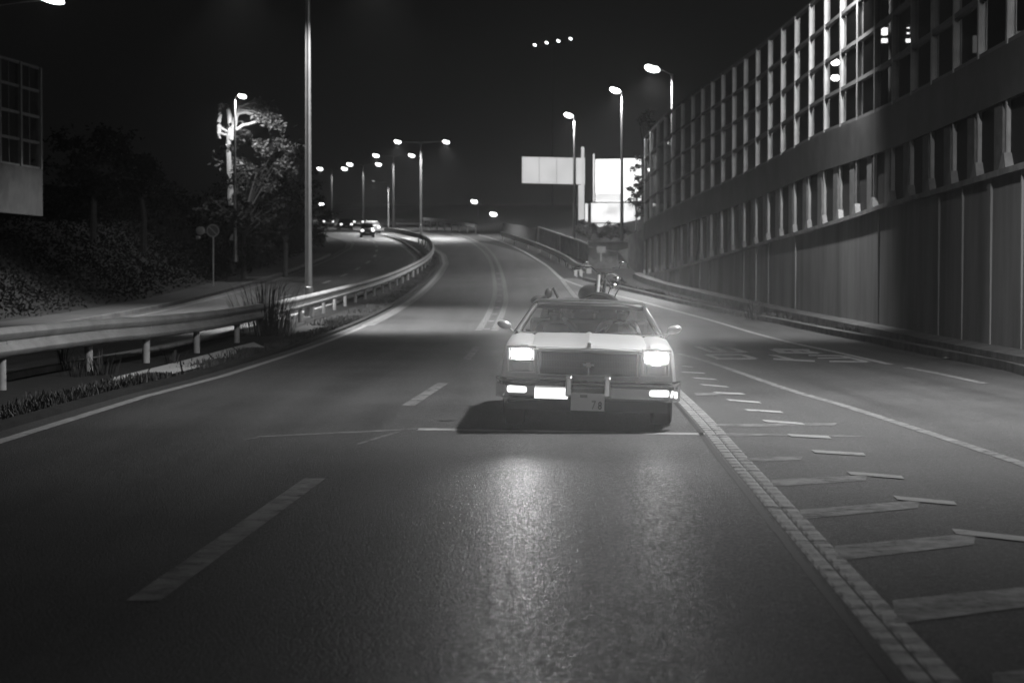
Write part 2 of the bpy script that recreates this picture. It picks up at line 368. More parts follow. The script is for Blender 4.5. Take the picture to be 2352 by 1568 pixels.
# rumble blocks on the left edge line from 64 m on
mb = MB()
p = resample(fpath(F(L_EDGE, 0.0), 64, 170, 0.5), 1.0)
for a, b in zip(p, p[1:]):
    d = (b - a).normalized(); s = Vector((d.y, -d.x, 0)); o = a
    q = [o - s*0.16, o + s*0.26, o + s*0.26 + d*0.5, o - s*0.16 + d*0.5]
    mb.add([(v.x, v.y, gz(v.y)+0.006) for v in q], [(0,1,2,3)])
    if a.y > 86: 
        q = [o - s*0.16, o + s*0.05, o + s*0.05 + d*1.0, o - s*0.16 + d*1.0]
        mb.add([(v.x, v.y, gz(v.y)+0.010) for v in q], [(0,1,2,3)])
marking(mb, 'rumble_edge_line', M['paint'])
marking(line_strip(fpath(F(L_EDGE, 0.0), 170, 300, 4), 0.18), 'edge_line', M['paint'])
for a, b in (((325, 1383), (722, 1100)), ((937, 932), (1017, 880)), ((1072, 825), (1096, 796))):
    pa, pb = G(*a), G(*b)
    marking(line_strip([pa + (pb-pa)*t/10 for t in range(11)], 0.17), 'lane_dash', M['paint_worn'] if a[0] < 900 else M['paint_faint'])
# twin dotted lane lines through the bend
def blocks(pxs, step, w, ln, name, m, z=0.006):
    mb = MB(); p = gpath(pxs, step)
    for a, b in zip(p, p[1:]):
        d = (b-a).normalized(); s = Vector((d.y, -d.x, 0)) * (w/2)
        mb.add([(v.x, v.y, gz(v.y)+z) for v in (a-s, a+s, a+s+d*ln, a-s+d*ln)], [(0,1,2,3)])
    return marking(mb, name, m)
blocks([(1100,758),(1126,712),(1137,670),(1134,632),(1126,600),(1107,575),(1074,552),(1037,538)], 1.3, 0.22, 0.5, 'dotted_lane_line', M['paint'])
blocks([(1136,759),(1155,715),(1162,690),(1160,665),(1155,637),(1143,603),(1122,573),(1092,553),(1050,537)], 1.3, 0.22, 0.5, 'dotted_lane_line', M['paint'])
blocks([(1117,757),(1136,722),(1146,690),(1148,650),(1140,612)], 7.0, 0.2, 1.0, 'lane_chevrons', M['paint_worn'])
# right-hand ribbed line of the near lane, double groove
rl = gpath([(1289,640),(1324,685),(1420,775),(1565,913),(1700,1062),(1850,1231),(1990,1388),(2150,1568),(2500,1962)])
rl = resample(rl, 0.15)
def ribbed(path, off, w, z0, name, m, rib):
    mb = MB(); vs = []; fs = []
    for i, q in enumerate(path):
        a = path[max(0, i-1)]; b = path[min(len(path)-1, i+1)]
        d = Vector((b.x-a.x, b.y-a.y, 0)).normalized(); s = Vector((d.y, -d.x, 0))
        h = z0 + (rib if i % 2 else 0)
        for o, hh in ((-w/2, 0.002), (-w/2+0.02, h), (w/2-0.02, h), (w/2, 0.002)):
            v = q + s * (off + o); vs.append((v.x, v.y, gz(v.y) + hh))
    for i in range(len(path)-1):
        for j in range(3): fs.append((i*4+j, i*4+j+1, (i+1)*4+j+1, (i+1)*4+j))
    mb.add(vs, fs); mb.mi = [1 if (k // 3) % 2 else 0 for k in range(len(fs))]
    return struct(mb.build(name, [m, M['paint_worn']]))
ribbed(rl, -0.058, 0.10, 0.003, 'ribbed_lane_line', M['paint'], 0.004)
ribbed(rl, 0.050, 0.09, 0.003, 'ribbed_lane_line', M['paint'], 0.004)
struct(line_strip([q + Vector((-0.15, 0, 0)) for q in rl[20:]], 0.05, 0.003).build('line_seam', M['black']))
# ramp lines
marking(line_strip(gpath([(1560,812),(1639,835),(1803,892),(1943,933),(2058,970),(2200,1016),(2350,1066),(2700,1185)]), 0.13), 'ramp_line', M['paint_worn'])
marking(line_strip(gpath([(1289,640),(1360,665),(1470,692),(1613,730),(1740,767),(1818,787),(1922,809),(2045,837)]), 0.16), 'ramp_edge_line', M['paint'])
marking(line_strip(gpath([(2080,844),(2160,859),(2262,881)]), 0.15), 'ramp_edge_line', M['paint_worn'])
marking(line_strip(gpath([(1099,540),(1137,550),(1187,570),(1224,590),(1258,612),(1289,640)]), 0.2), 'edge_line', M['paint'])
# zebra bars in the gore (wide, worn) and the short raised reflective bars
def gquad(mb, quad, z): mb.add([tuple(G(*q, z)) for q in quad], [tuple(range(len(quad)))])
mb = MB()
for x0, y0, x1, y1, t in ((1647,977,1918,974,3.5),(1722,1056,1840,1052,5),(1778,1110,1990,1097,8),(1845,1182,2110,1158,11),(1925,1272,2240,1238,17),(2060,1408,2420,1365,28),(2290,1590,2700,1530,40),(1600,905,1700,903,2.5),(1640,1000,1760,998,3)):
    gquad(mb, ((x0, y0+t), (x1, y1+t*0.8), (x1+6, y1-t*0.8), (x0-6, y0-t)), 0.005)
marking(mb, 'gore_hatching', M['paint_faint'])
mb = MB()
for x0, y0, x1, y1, t in ((1568,840,1595,842.5,1.4),(1568,854,1622,856.5,1.5),(1595,867.5,1649,871,1.7),(1613,883,1676,888,1.9),(1643,901,1714,904.5,2.1),(1674,918,1751,924,2.5),(1716,941,1801,946,2.7),(1756,966,1851,973,3.4),(1815,999,1912,1004,3.8),(1870,1036,1992,1043,4.5),(1952,1086,2080,1096,5.2),(2060,1143,2202,1156,6),(2195,1220,2400,1243,8),(2390,1330,2600,1350,11)):
    gquad(mb, ((x0+4, y0+t*.75), (x1, y1+t*.75), (x1-8, y1-t*.75), (x0-6, y0-t*.75)), 0.008)
marking(mb, 'raised_bars', M['paint_bright'])
# characters painted on the ramp (they face the oncoming drivers, so they read upside down from here)
def glyph(mb, strokes):
    for x0, y0, x1, y1, t in strokes:
        horiz = abs(y1 - y0) < 0.13 * abs(x1 - x0)
        if horiz: q = ((x0, y0+t), (x1, y1+t), (x1, y1-t), (x0, y0-t))
        else: q = ((x0-t*4, y0), (x1-t*4, y1), (x1+t*4, y1), (x0+t*4, y0))
        gquad(mb, q, 0.006)
D = lambda X, Y: (1568 + X * .2083, 764.4 + Y * .2083)
def st(a, b, t): return D(*a) + D(*b) + (t,)
mb = MB()
glyph(mb, [st((160,150),(330,212),1.8), st((320,155),(490,212),2.2), st((480,155),(690,212),2.2), st((300,208),(700,210),1.4),
           st((260,240),(660,238),1.4), st((270,240),(400,284),1.8), st((370,284),(810,284),1.6), st((650,238),(800,282),2.2)])
glyph(mb, [st((1000,180),(1400,190),2.2), st((1010,180),(1120,218),3), st((1060,214),(1500,222),1.8), st((1250,178),(1500,222),2.4), st((1180,180),(1330,225),2.2),
           st((980,240),(1240,300),2.2), st((1000,286),(1460,310),1.8)])
glyph(mb, [st((1390,246),(1760,252),1.2), st((1490,276),(1850,276),1.2), st((1620,312),(2040,318),1.5), st((1760,252),(2040,318),2.4)])
marking(mb, 'lane_lettering', M['paint_bright'])
# thin pale stripes across the carriageway
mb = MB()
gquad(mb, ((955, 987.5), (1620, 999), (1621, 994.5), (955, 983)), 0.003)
marking(mb, 'road_stripe', M['pale_stripe'])
mb = MB()
for x0, y0, x1, y1, t in ((590,1003,960,985,1.6),(820,1020,935,985,2.0),(1650,996,1990,1002,1.5),(1180,640,1290,641,.6),(560,1010,600,1003,1)):
    gquad(mb, ((x0, y0+t), (x1, y1+t), (x1, y1-t), (x0, y0-t)), 0.003)
marking(mb, 'road_patch', M['paint_faint'])
# opposite carriageway lines
marking(line_strip(fpath(F(LEFT_OUT, 0.15), 20, 185), 0.16), 'opposite_edge_line', M['paint_worn'])
marking(line_strip(fpath(F(LEFT_IN, -0.1), 20, 185), 0.15), 'opposite_edge_line', M['paint_worn'])
mb = MB()
y = 30
while y < 230:
    c = lambda yy: (interp(LEFT_IN, yy) + interp(LEFT_OUT, yy)) / 2
    o = line_strip(fpath(c, y, y + 3.5, 1), 0.2); mb.add(o.v, o.f); y += 9
marking(mb, 'opposite_lane_dashes', M['paint'])
# pale drain slabs in the median; the gaps imitate shadow lines across them
_near = [(240,886),(330,873),(420,852),(500,832),(560,814),(610,796)]; _far = [(262,866),(345,846),(415,829),(480,812),(535,797),(585,785)]
slabs = []
for k in range(5):
    f = lambda a, b, t: (a[0]+(b[0]-a[0])*t, a[1]+(b[1]-a[1])*t)
    slabs.append([_near[k], f(_near[k], _near[k+1], 0.95), f(_far[k], _far[k+1], 0.95), _far[k]])
for q in slabs:
    lo = [G(*p, 0.04) for p in q]; hi = [G(*p, 0.09) for p in q]
    b = MB(); n = 4
    b.add([tuple(p) for p in lo + hi], [(4,5,6,7),(0,1,5,4),(1,2,6,5),(2,3,7,6),(3,0,4,7)])
    o = b.build('drain_slab', M['slab']); o['kind'] = 'structure'
o = MB(); lo = [G(*p, 0.0) for p in ((2165,822),(2290,824),(2275,811),(2200,811))]; hi = [G(*p, 0.03) for p in ((2165,822),(2290,824),(2275,811),(2200,811))]
o.add([tuple(p) for p in lo + hi], [(4,5,6,7),(0,1,5,4),(1,2,6,5),(2,3,7,6),(3,0,4,7)])
tag(o.build('manhole_slab', M['concrete_light']), 'pale concrete slab lying on the dark verge at the foot of the wall', 'slab')

# ------------------------------------------------------------------ guardrails
def guardrail(path, posts_at, label, hgt=0.93, depth=1, name='guardrail', side=1, pm='concrete_light'):
    root = thing(name, label, 'guardrail', tuple(path[0])); X = local(root)
    prof = [(0.0, 0), (0.06, -0.03), (0.095, -0.085), (0.06, -0.15), (0.0, -0.18), (0.0, -0.24), (0.06, -0.27), (0.095, -0.325), (0.06, -0.39), (0.0, -0.42)]
    prof2 = [(a - 0.006, b) for a, b in reversed(prof)]
    seg = resample(path, 0.5); per = 9
    k = 0
    while k < len(seg) - 1:
        sub = seg[k:k + per + 1]
        if len(sub) < 2: break
        rings = []
        for i, q in enumerate(sub):
            gi = k + i
            a = seg[max(0, gi-1)]; b = seg[min(len(seg)-1, gi+1)]
            d = Vector((b.x-a.x, b.y-a.y, 0)).normalized(); s = Vector((d.y, -d.x, 0)) * side
            e = 1.0 if 0 < i else 1.0
            rings.append([Vector((q.x, q.y, gz(q.y) + hgt)) + s * (o + (0.012 if i == len(sub)-1 else 0.0)) + Vector((0, 0, z)) for o, z in prof + prof2])
        mb = MB(); mb.xf = X; mb.loft(rings); mb.build('beam', M['rail'], root, smooth=True)
        k += per
    for q in posts_at:
        mb = MB(); mb.xf = X; z = gz(q.y)
        mb.tube([(q.x - 0.12*side, q.y, z - 0.2), (q.x - 0.12*side, q.y, z + hgt - 0.06)], 0.07, 14)
        mb.lathe((q.x - 0.12*side, q.y, z + hgt - 0.06), (0, 0, 1), [(0, 0.072), (0.02, 0.06), (0.03, 0.01)], 14)
        mb.build('post', M[pm], root, smooth=True)
        mb = MB(); mb.xf = X; mb.box((q.x - 0.08*side - 0.03, q.y - 0.05, z + hgt - 0.36), (q.x + 0.01 - 0.03, q.y + 0.05, z + hgt - 0.08)); mb.build('bracket', M['galv'], root)
    return root
GR = [(-7.0, 14), (-7.05, 27.8), (-7.0, 33.7), (-6.75, 37), (-6.62, 42.4), (-6.66, 48.9), (-6.85, 60), (-6.9, 70), (-6.75, 82), (-6.2, 100), (-5.75, 118), (-5.55, 130), (-5.65, 142), (-6.4, 156), (-7.6, 168), (-9.4, 180), (-13.2, 204)]
grp = crom([Vector((x, y, gz(y))) for x, y in GR], 10)
posts = [Vector((-7.02, 27.8, 0)), Vector((-7.05, 33.7, 0)), Vector((-6.72, 37.2, 0)), Vector((-6.6, 42.4, 0)), Vector((-6.64, 48.9, 0))]
posts += [q for q in resample(grp, 4.0) if q.y > 52 and q.y < 172]
guardrail(grp, posts, 'long white guardrail on round posts curving along the median strip')
# far white rail beyond the bend and the rail on the right of the bend
p = [at(972, 503, 262), at(1010, 507, 250), at(1050, 512, 238), at(1091, 519, 226)]
root = thing('guardrail', 'brightly lit white rail at the top of the far bend', 'guardrail', tuple(p[0])); mb = MB(); mb.xf = local(root)
for k in range(len(p)-1):
    for t in range(4):
        a = p[k].lerp(p[k+1], t/4); b = p[k].lerp(p[k+1], (t+0.93)/4)
        mb2 = MB(); mb2.xf = local(root)
        mb2.loft([[q + Vector((0, 0, 0.2)), q + Vector((0.02, -0.14, 0.1)), q + Vector((0, -0.03, 0)), q + Vector((0.02, -0.14, -0.1)), q + Vector((0, 0, -0.2)), q + Vector((0.02, 0.05, 0))] for q in (a, b)])
        mb2.build('beam', M['concrete_light'], root)
for t in range(8):
    q = p[0].lerp(p[3], t/7); mb2 = MB(); mb2.xf = local(root); mb2.tube([q + Vector((0.1, 0.2, -1.6)), q + Vector((0.1, 0.2, 0.15))], 0.07, 8); mb2.build('post', M['galv'], root)
rr = crom([at(1152, 532, 180), at(1227, 555, 158), at(1287, 580, 138), at(1312, 595, 131), at(1326, 604, 128), at(1350, 610, 125)], 8)
root = thing('guardrail', 'pale guardrail with a stepped end beside the right edge of the bend', 'guardrail', tuple(rr[-1])); X = local(root)
mb = MB(); mb.xf = X
mb.loft([[q + Vector((-0.06, 0, 0.0)), q + Vector((-0.1, 0, -0.12)), q + Vector((-0.05, 0, -0.2)), q + Vector((-0.1, 0, -0.3)), q + Vector((-0.05, 0, -0.4)), q + Vector((0.02, 0, -0.4)), q + Vector((0.02, 0, 0.0))] for q in rr]); mb.build('beam', M['rail'], root)
q = rr[-1]; mb = MB(); mb.xf = X; mb.box((q.x-0.1, q.y-0.15, q.z-0.62), (q.x+0.22, q.y+0.05, q.z+0.03)); mb.build('end_plate', M['concrete_light'], root, bevel=0.03)
for k in range(0, len(rr), 3):
    q = rr[k]; mb = MB(); mb.xf = X; mb.tube([(q.x+0.1, q.y+0.05, gz(q.y)-0.3), (q.x+0.1, q.y+0.05, q.z-0.05)], 0.07, 8); mb.build('post', M['galv'], root)

# ------------------------------------------------------------------ right: retaining wall and noise barrier
WP = [(6.6, -4), (7.4, 8), (8.35, 20), (9.25, 36), (10.1, 56), (9.85, 76), (9.0, 94), (8.35, 103), (7.75, 113), (7.6, 118)]
wpath = crom([Vector((x, y, 0)) for x, y in WP], 12)
COP = [(-4, 3.75), (33, 3.72), (54, 3.68), (66, 3.42), (75, 3.22), (95, 2.62), (103, 2.3), (118, 1.95)]
BLO = [(-4, 4.9), (33, 4.98), (66, 5.2), (95, 4.62), (118, 3.9)]
BHI = [(-4, 5.95), (33, 6.0), (66, 6.42), (95, 5.75), (118, 4.9)]
TOP = [(-4, 11.3), (66, 11.0), (95, 10.8), (106, 10.5), (118, 9.8)]
root = thing('retaining_wall', 'tall stained concrete retaining wall under the glazed noise barrier', 'wall', (9, 40, 0)); X = local(root)
wp = resample(wpath, 1.0)
def nrm(path, i):
    a = path[max(0, i-1)]; b = path[min(len(path)-1, i+1)]; d = Vector((b.x-a.x, b.y-a.y, 0)).normalized()
    return d, Vector((d.y, -d.x, 0))       # s points to the right (away from the road)
mb = MB(); mb.xf = X
rings = []
for i, q in enumerate(wp):
    d, s = nrm(wp, i); g = gz(q.y); c = interp(COP, q.y)
    rib = 0.0
    rings.append([q + Vector((0, 0, g-0.4)), q + s*0.03 + Vector((0, 0, c-0.12)), q + s*0.5 + Vector((0, 0, c-0.12)), q + s*0.5 + Vector((0, 0, g-0.4))])
mb.loft(rings); mb.build('wall_face', M['wall'], root)
# panel joints and pilaster strips
jp = resample(wpath, 3.1)
for i, q in enumerate(jp):
    if q.y < 3: continue
    d, s = nrm(jp, i); g = gz(q.y); c = interp(COP, q.y)
    if random.random() < 0.35: continue
    w = random.choice((0.1, 0.18, 0.34))
    a = q - s*0.02
    mb = MB(); mb.xf = X
    mb.loft([[a - d*w/2, a + d*w/2, q + d*w/2 + s*0.02, q - d*w/2 + s*0.02]] and [[v + Vector((0, 0, g-0.3)) for v in (a - d*w/2, a + d*w/2, q + d*w/2 + s*0.05, q - d*w/2 + s*0.05)], [v + Vector((0, 0, c-0.13)) for v in (a - d*w/2, a + d*w/2, q + d*w/2 + s*0.08, q - d*w/2 + s*0.08)]])
    mb.build('pilaster', M['wall'], root)
mb = MB(); mb.xf = X
rings = []
for i, q in enumerate(wp):
    d, s = nrm(wp, i); c = interp(COP, q.y)
    rings.append([q - s*0.06 + Vector((0, 0, c-0.12)), q - s*0.06 + Vector((0, 0, c)), q + s*0.6 + Vector((0, 0, c)), q + s*0.6 + Vector((0, 0, c-0.12))])
mb.loft(rings); mb.build('coping', M['concrete'], root)
mb = MB(); mb.xf = X; rings = []
for i, q in enumerate(wp):
    d, s = nrm(wp, i); g = gz(q.y)
    rings.append([q - s*0.45 + Vector((0, 0, g-0.2)), q - s*0.42 + Vector((0, 0, g+0.28)), q + s*0.01 + Vector((0, 0, g+0.34)), q + s*0.01 + Vector((0, 0, g-0.2))])
mb.loft(rings); mb.build('footing', M['kerb'], root)

root = thing('noise_barrier', 'long glazed noise barrier with steel posts standing on the retaining wall', 'noise barrier', (9, 40, 3)); X = local(root)
_fine = resample(wpath, 0.05)
_k0 = min(range(len(_fine)), key=lambda i: abs(_fine[i].x / max(_fine[i].y, 1) - 0.1806) if _fine[i].y > 30 else 9)
pp = [_fine[i] for i in range(_k0 % 60, len(_fine), 60)]
pp = [q for q in pp if q.y > 14]
for i, q in enumerate(pp):
    d, s = nrm(pp, i); c = interp(COP, q.y); t = interp(TOP, q.y)
    mb = MB(); mb.xf = X; o = q + s*0.12
    B = Matrix(((s.x, d.x, 0, o.x), (s.y, d.y, 0, o.y), (0, 0, 1, 0), (0, 0, 0, 1)))
    mb.box((-0.09, -0.075, c), (-0.075, 0.075, t), B); mb.box((0.075, -0.075, c), (0.09, 0.075, t), B); mb.box((-0.075, -0.006, c), (0.075, 0.006, t), B)
    mb.build('post', M['post_metal'], root)
    mb = MB(); mb.xf = X
    mb.loft([[B @ Vector(v) for v in ((-0.16, -0.35, c), (0.25, -0.35, c), (0.25, 0.35, c), (-0.16, 0.35, c))], [B @ Vector(v) for v in ((-0.14, -0.1, c+0.30), (0.2, -0.1, c+0.30), (0.2, 0.1, c+0.30), (-0.14, 0.1, c+0.30))]])
    mb.build('post_footing', M['concrete'], root)
    mb = MB(); mb.xf = X; mb.box((-0.1, -0.42, c+0.001), (0.02, 0.42, interp(BLO, q.y)-0.002), B @ Matrix.Translation((0.03, 0.85, 0)))
    mb.build('column', M['column'], root)
def swept(fz0, fz1, o0, o1, name, m, path=pp):
    mb = MB(); mb.xf = X; rings = []
    for i, q in enumerate(path):
        d, s = nrm(path, i); a, b = fz0(q.y), fz1(q.y)
        rings.append([q + s*o0 + Vector((0, 0, a)), q + s*o1 + Vector((0, 0, a)), q + s*o1 + Vector((0, 0, b)), q + s*o0 + Vector((0, 0, b))])
    mb.loft(rings); return mb.build(name, m, root)
swept(lambda y: interp(BLO, y), lambda y: interp(BHI, y), 0.015, 0.16, 'solid_band', M['band'])
swept(lambda y: interp(BHI, y)+0.003, lambda y: interp(BHI, y) + 0.1, 0.05, 0.19, 'rail', M['rail_metal'])
for k in range(1, 5):
    fz = lambda y, k=k: interp(BHI, y) + (interp(TOP, y) - interp(BHI, y)) * k / 4
    swept(lambda y: fz(y) - 0.06, lambda y: fz(y) + 0.05, 0.045, 0.2, 'rail', M['rail_metal'])
    fa = lambda y, k=k: interp(BHI, y) + (interp(TOP, y) - interp(BHI, y)) * (k-1) / 4
    for side_k in (0,):
        swept(lambda y: fa(y) + 0.12, lambda y: fz(y) - 0.08, 0.118, 0.13, 'glass_panel', M['glass'])
swept(lambda y: interp(COP, y) + 0.02, lambda y: interp(BLO, y) - 0.01, 0.125, 0.14, 'glass_panel', M['dark_opening'])  # black sheet that paints in the darkness of the lower openings

# ------------------------------------------------------------------ street lamps
def lamp_post(loc, h, arms, label, group, power=6000, r=0.1, em='lamp', real=True, cone=150, blend=0.5, headsize=(0.42, 0.17, 0.10), tiltup=0.15, cat='street lamp', name='street_lamp'):
    root = thing(name, label, cat, loc, 0, group)
    mb = MB(); mb.lathe((0, 0, -0.3), (0, 0, 1), [(0, r*1.9), (0.34, r*1.9), (0.36, r*1.25), (1.4, r*1.2), (1.42, r*1.0), (h*0.8, r*0.7), (h+0.3, r*0.55)], 16); mb.build('pole', M['pole'], root, smooth=True)
    for ax, ay in arms:
        d = Vector((ax, ay, 0)); u = d.normalized()
        mb = MB(); mb.tube([Vector((0, 0, h-0.5)), Vector((0, 0, h-0.1)) + d*0.04, Vector((0, 0, h+0.02)) + d*0.18, Vector((0, 0, h+tiltup*0.6)) + d*0.55, Vector((0, 0, h+tiltup)) + d], [r*0.6, r*0.55, r*0.5, 0.04, 0.035], 10); mb.build('arm', M['pole'], root, smooth=True)
        c = Vector((0, 0, h+tiltup)) + d + u*0.3
        ang = math.atan2(u.y, u.x)
        T = Matrix.Rotation(ang, 4, 'Z')
        mb = MB(); mb.ell(c + Vector((0, 0, headsize[2]*0.55)), (headsize[0]*0.8, headsize[1]*0.8, headsize[2]*0.7), 16, 8, T); hd = mb.build('lamp_head', M['lamp_body'], root, smooth=True)
        mb = MB(); mb.ell(c, headsize, 16, 8, T @ Matrix.Rotation(R(14 if u.x >= 0 else -14), 4, 'Y')); mb.build('lens', M[em], hd, smooth=True)
        if real:
            lamp_light('lamp_light', c - Vector((0, 0, headsize[2] + 0.1)), power, root, cone, 0.12, blend)
    return root
def on_ground(px, Y): return ((px - CX) / FPX * Y, Y, gz(Y))
# median double-arm lamps
ML = [(712, 71, 707, 12.6), (967, 205, 967, 8.9), (904, 270, 904, 0), (835, 336, 835, 0), (763, 396, 763, 0)]
lamp_post((-7.25, 71, gz(71)), 12.4, [(-2.2, 0.3), (2.2, -0.3)], 'tall galvanised lamp pole rising out of the frame behind the guardrail', None, 9500, 0.13, cone=106, blend=0.5)
hh = [(914, 1025, 328, 205, 967), (864, 946, 359, 270, 904), (804, 870, 379, 336, 835), (736, 792, 389, 396, 763)]
ordn = ['tallest looking twin-armed lamp standing where the two carriageways part', 'twin-armed lamp directly behind the nearest one on the median', 'twin-armed lamp above the queue of far vehicles', 'farthest twin-armed lamp close to the big lamp pole']
for k, (xa, xb, yy, Y, xp) in enumerate(hh):
    g = gz(Y); z = HC + (YH - yy) / FPX * Y; px = (xp - CX) / FPX * Y
    lamp_post((px, Y, g), z - g, [(((xa - xp) / FPX * Y)+0.3, 0), (((xb - xp) / FPX * Y)-0.3, 0)], ordn[k], 'twin-armed lamps along the median', (9500, 5000, 3000, 3000)[k], 0.11 + 0.02*k, 'lamp_far', True, 150, 0.5, (0.36 + 0.08*k, 0.25, 0.2 + 0.05*k), 0.05)
# single-arm lamps on the right
for k, (xp, yp, xh, yh, Y, lab, pw) in enumerate(((1543, 172, 1490, 158, 112, 'brightest single-arm lamp rising from behind the noise barrier', 9000), (1428, 214, 1415, 207, 145, 'single-arm lamp standing above the bright white billboard', 5000), (1319, 270, 1310, 265, 175, 'single-arm lamp standing in front of the wide grey billboard', 5000))):
    g = gz(Y) ; z = HC + (YH - yp) / FPX * Y
    L = (xh - xp) / FPX * Y
    lamp_post(((xp - CX) / FPX * Y, Y, g), z - g, [(min(L + 0.45, -0.25), -0.12)], lab, 'single-arm lamps on the right', pw, 0.14 if k else 0.1, 'lamp', True, 150, 0.5, (0.44, 0.25, 0.2), 0.28 if k == 0 else 0.12)
# lamp over the ramp beside the pickup, out of the frame on the right, and the ones on the left
o_ = lamp_post((8.0, 25.5, 0), 10.6, [(-1.9, 0)], 'street lamp over the ramp to the right of the pickup', None, 0, 0.1, real=False)
lamp_light('lamp_light', (-2.2, 0, 10.55), 10500, o_, 152, 0.3, 1.0, (-0.1, 0.24, -1))
o_ = lamp_post((8.0, -11, 0), 10.6, [(-2.4, 0)], 'added unseen street lamp at the ramp edge behind the viewpoint', None, 0, 0.1, real=False)
lamp_light('lamp_light', (-2.7, 0, 10.5), 3000, o_, 136, 0.3, 0.5, (-0.3, 0.35, -1))  # added lamp, brightens the pickup's front and the near road
o_ = lamp_post((-14.5, 55, gz(55)), 9.1, [(1.55, 0.0)], 'lamp with its glowing head at the top left corner', None, 0, 0.1, real=False, headsize=(0.36, 0.15, 0.1))
o_ = lamp_post((11.0, 58, 0), 12.6, [(-1.9, 0.0)], 'added unseen street lamp standing behind the noise barrier with its arm over the ramp', None, 0, 0.1, real=False)
lamp_light('lamp_light', (-2.2, 0.1, 12.55), 7800, o_, 134, 0.12, 0.7, (-0.1, 0.38, -0.66))  # added lamp, put here to brighten the barrier posts and ramp
lamp_light('lamp_light', (1.9, 0, 8.9), 3200, o_, 124, 0.12, 0.5, (0.2, 0.1, -1))
r_ = lamp_post((at(541, 231, 111).x, 111, gz(111)+1.5), at(548, 229, 111).z - gz(111) - 1.5, [(0.12, 0)], 'lamp shining among the bare branches of the pruned tree', None, 1500, 0.09, 'lamp', True, 172, 0.5, (0.24, 0.16, 0.13))
# far small lamps
for xh, yh, Y, lab in ((1090, 464, 330, 'small far lamp over the bend, higher of the two left of the grey billboard'), (1134, 493, 300, 'small far lamp over the bend, lower of the two left of the grey billboard'), (740, 470, 330, 'tiny low lamp just right of the big pole, over the far vehicles')):
    z = HC + (YH - yh) / FPX * Y; g = gz(Y)
    s = 0.42 if xh > 800 else 0.3
    lamp_post(((xh - CX) / FPX * Y + 0.6, Y, g), z - g, [(-0.35, 0)], lab, None, 0, 0.05, 'lamp_far', False, 150, 0.5, (s*1.3, s*0.8, s*0.85), 0.05)

# ------------------------------------------------------------------ billboards
root = thing('billboard', 'wide pale grey billboard on a single thick column', 'billboard', (at(1335, 540, 230).x, 230, gz(230))); X = local(root)
def face(pts, Y, th, name, m, sub=None):
    mb = MB(); mb.xf = X; f = [at(px, py, Y) for px, py in pts]; b = [p + Vector((0, th, 0)) for p in f]
    mb.loft([f, b]); return mb.build(name, m, sub or root)
face([(1199,361),(1343,364),(1343,424),(1199,421)], 228, 0.5, 'panel', M['bill_dim'])
for x in (1238, 1278, 1322):
    face([(x, 362+(x-1199)*.02), (x+.8, 362+(x-1199)*.02), (x+.8, 421+(x-1199)*.02), (x, 421+(x-1199)*.02)], 227.95, 0.04, 'panel_seam', M['bill_mid'] if 0 else M['sign'])
face([(1197.5,359.5),(1344.5,362.5),(1344.5,364),(1197.5,361)], 227.9, 0.7, 'frame', M['galv']); face([(1197.5,421),(1344.5,424),(1344.5,425.5),(1197.5,422.5)], 227.9, 0.7, 'frame', M['galv'])
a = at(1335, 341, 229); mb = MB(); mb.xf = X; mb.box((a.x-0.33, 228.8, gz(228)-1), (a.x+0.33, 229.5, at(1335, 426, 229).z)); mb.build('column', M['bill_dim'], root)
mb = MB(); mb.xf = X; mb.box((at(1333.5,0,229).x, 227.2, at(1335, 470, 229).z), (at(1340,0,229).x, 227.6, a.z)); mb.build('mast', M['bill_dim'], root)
root = thing('billboard', 'dazzling white billboard in two tiers beside the noise barrier', 'billboard', (at(1410, 540, 200).x, 200, gz(200))); X = local(root)
face([(1368,367),(1429,366),(1429,463),(1368,463)], 200, 0.5, 'upper_panel', M['bill_hot'])
face([(1431,365),(1472,365),(1472,463),(1431,463)], 200.2, 0.5, 'upper_panel', M['bill_hot'])
face([(1368,445),(1430,445),(1430,462),(1368,462)], 199.95, 0.04, 'caption_strip', M['bill_mid'])
face([(1358,467),(1428,466),(1428,511),(1358,511)], 200, 0.5, 'lower_panel', M['bill_art']); face([(1431,467),(1470,467),(1470,520),(1431,520)], 200.2, 0.5, 'lower_panel', M['bill_art'])
face([(1366,514),(1470,514),(1470,532),(1390,532)], 200, 0.3, 'base_panel', M['bill_mid'])
for x, y0, y1, w in ((1363.5, 354, 466, 3), (1347, 468, 520, 6), (1429.7, 366, 520, 1.2)):
    face([(x-w/2, y0), (x+w/2, y0), (x+w/2, y1), (x-w/2, y1)], 199.8, 0.3, 'upright', M['bill_mid'] if w > 2 else M['black'])
face([(1355,463.5),(1472,463.5),(1472,466),(1355,466)], 199.7, 0.3, 'crossbar', M['facade'])

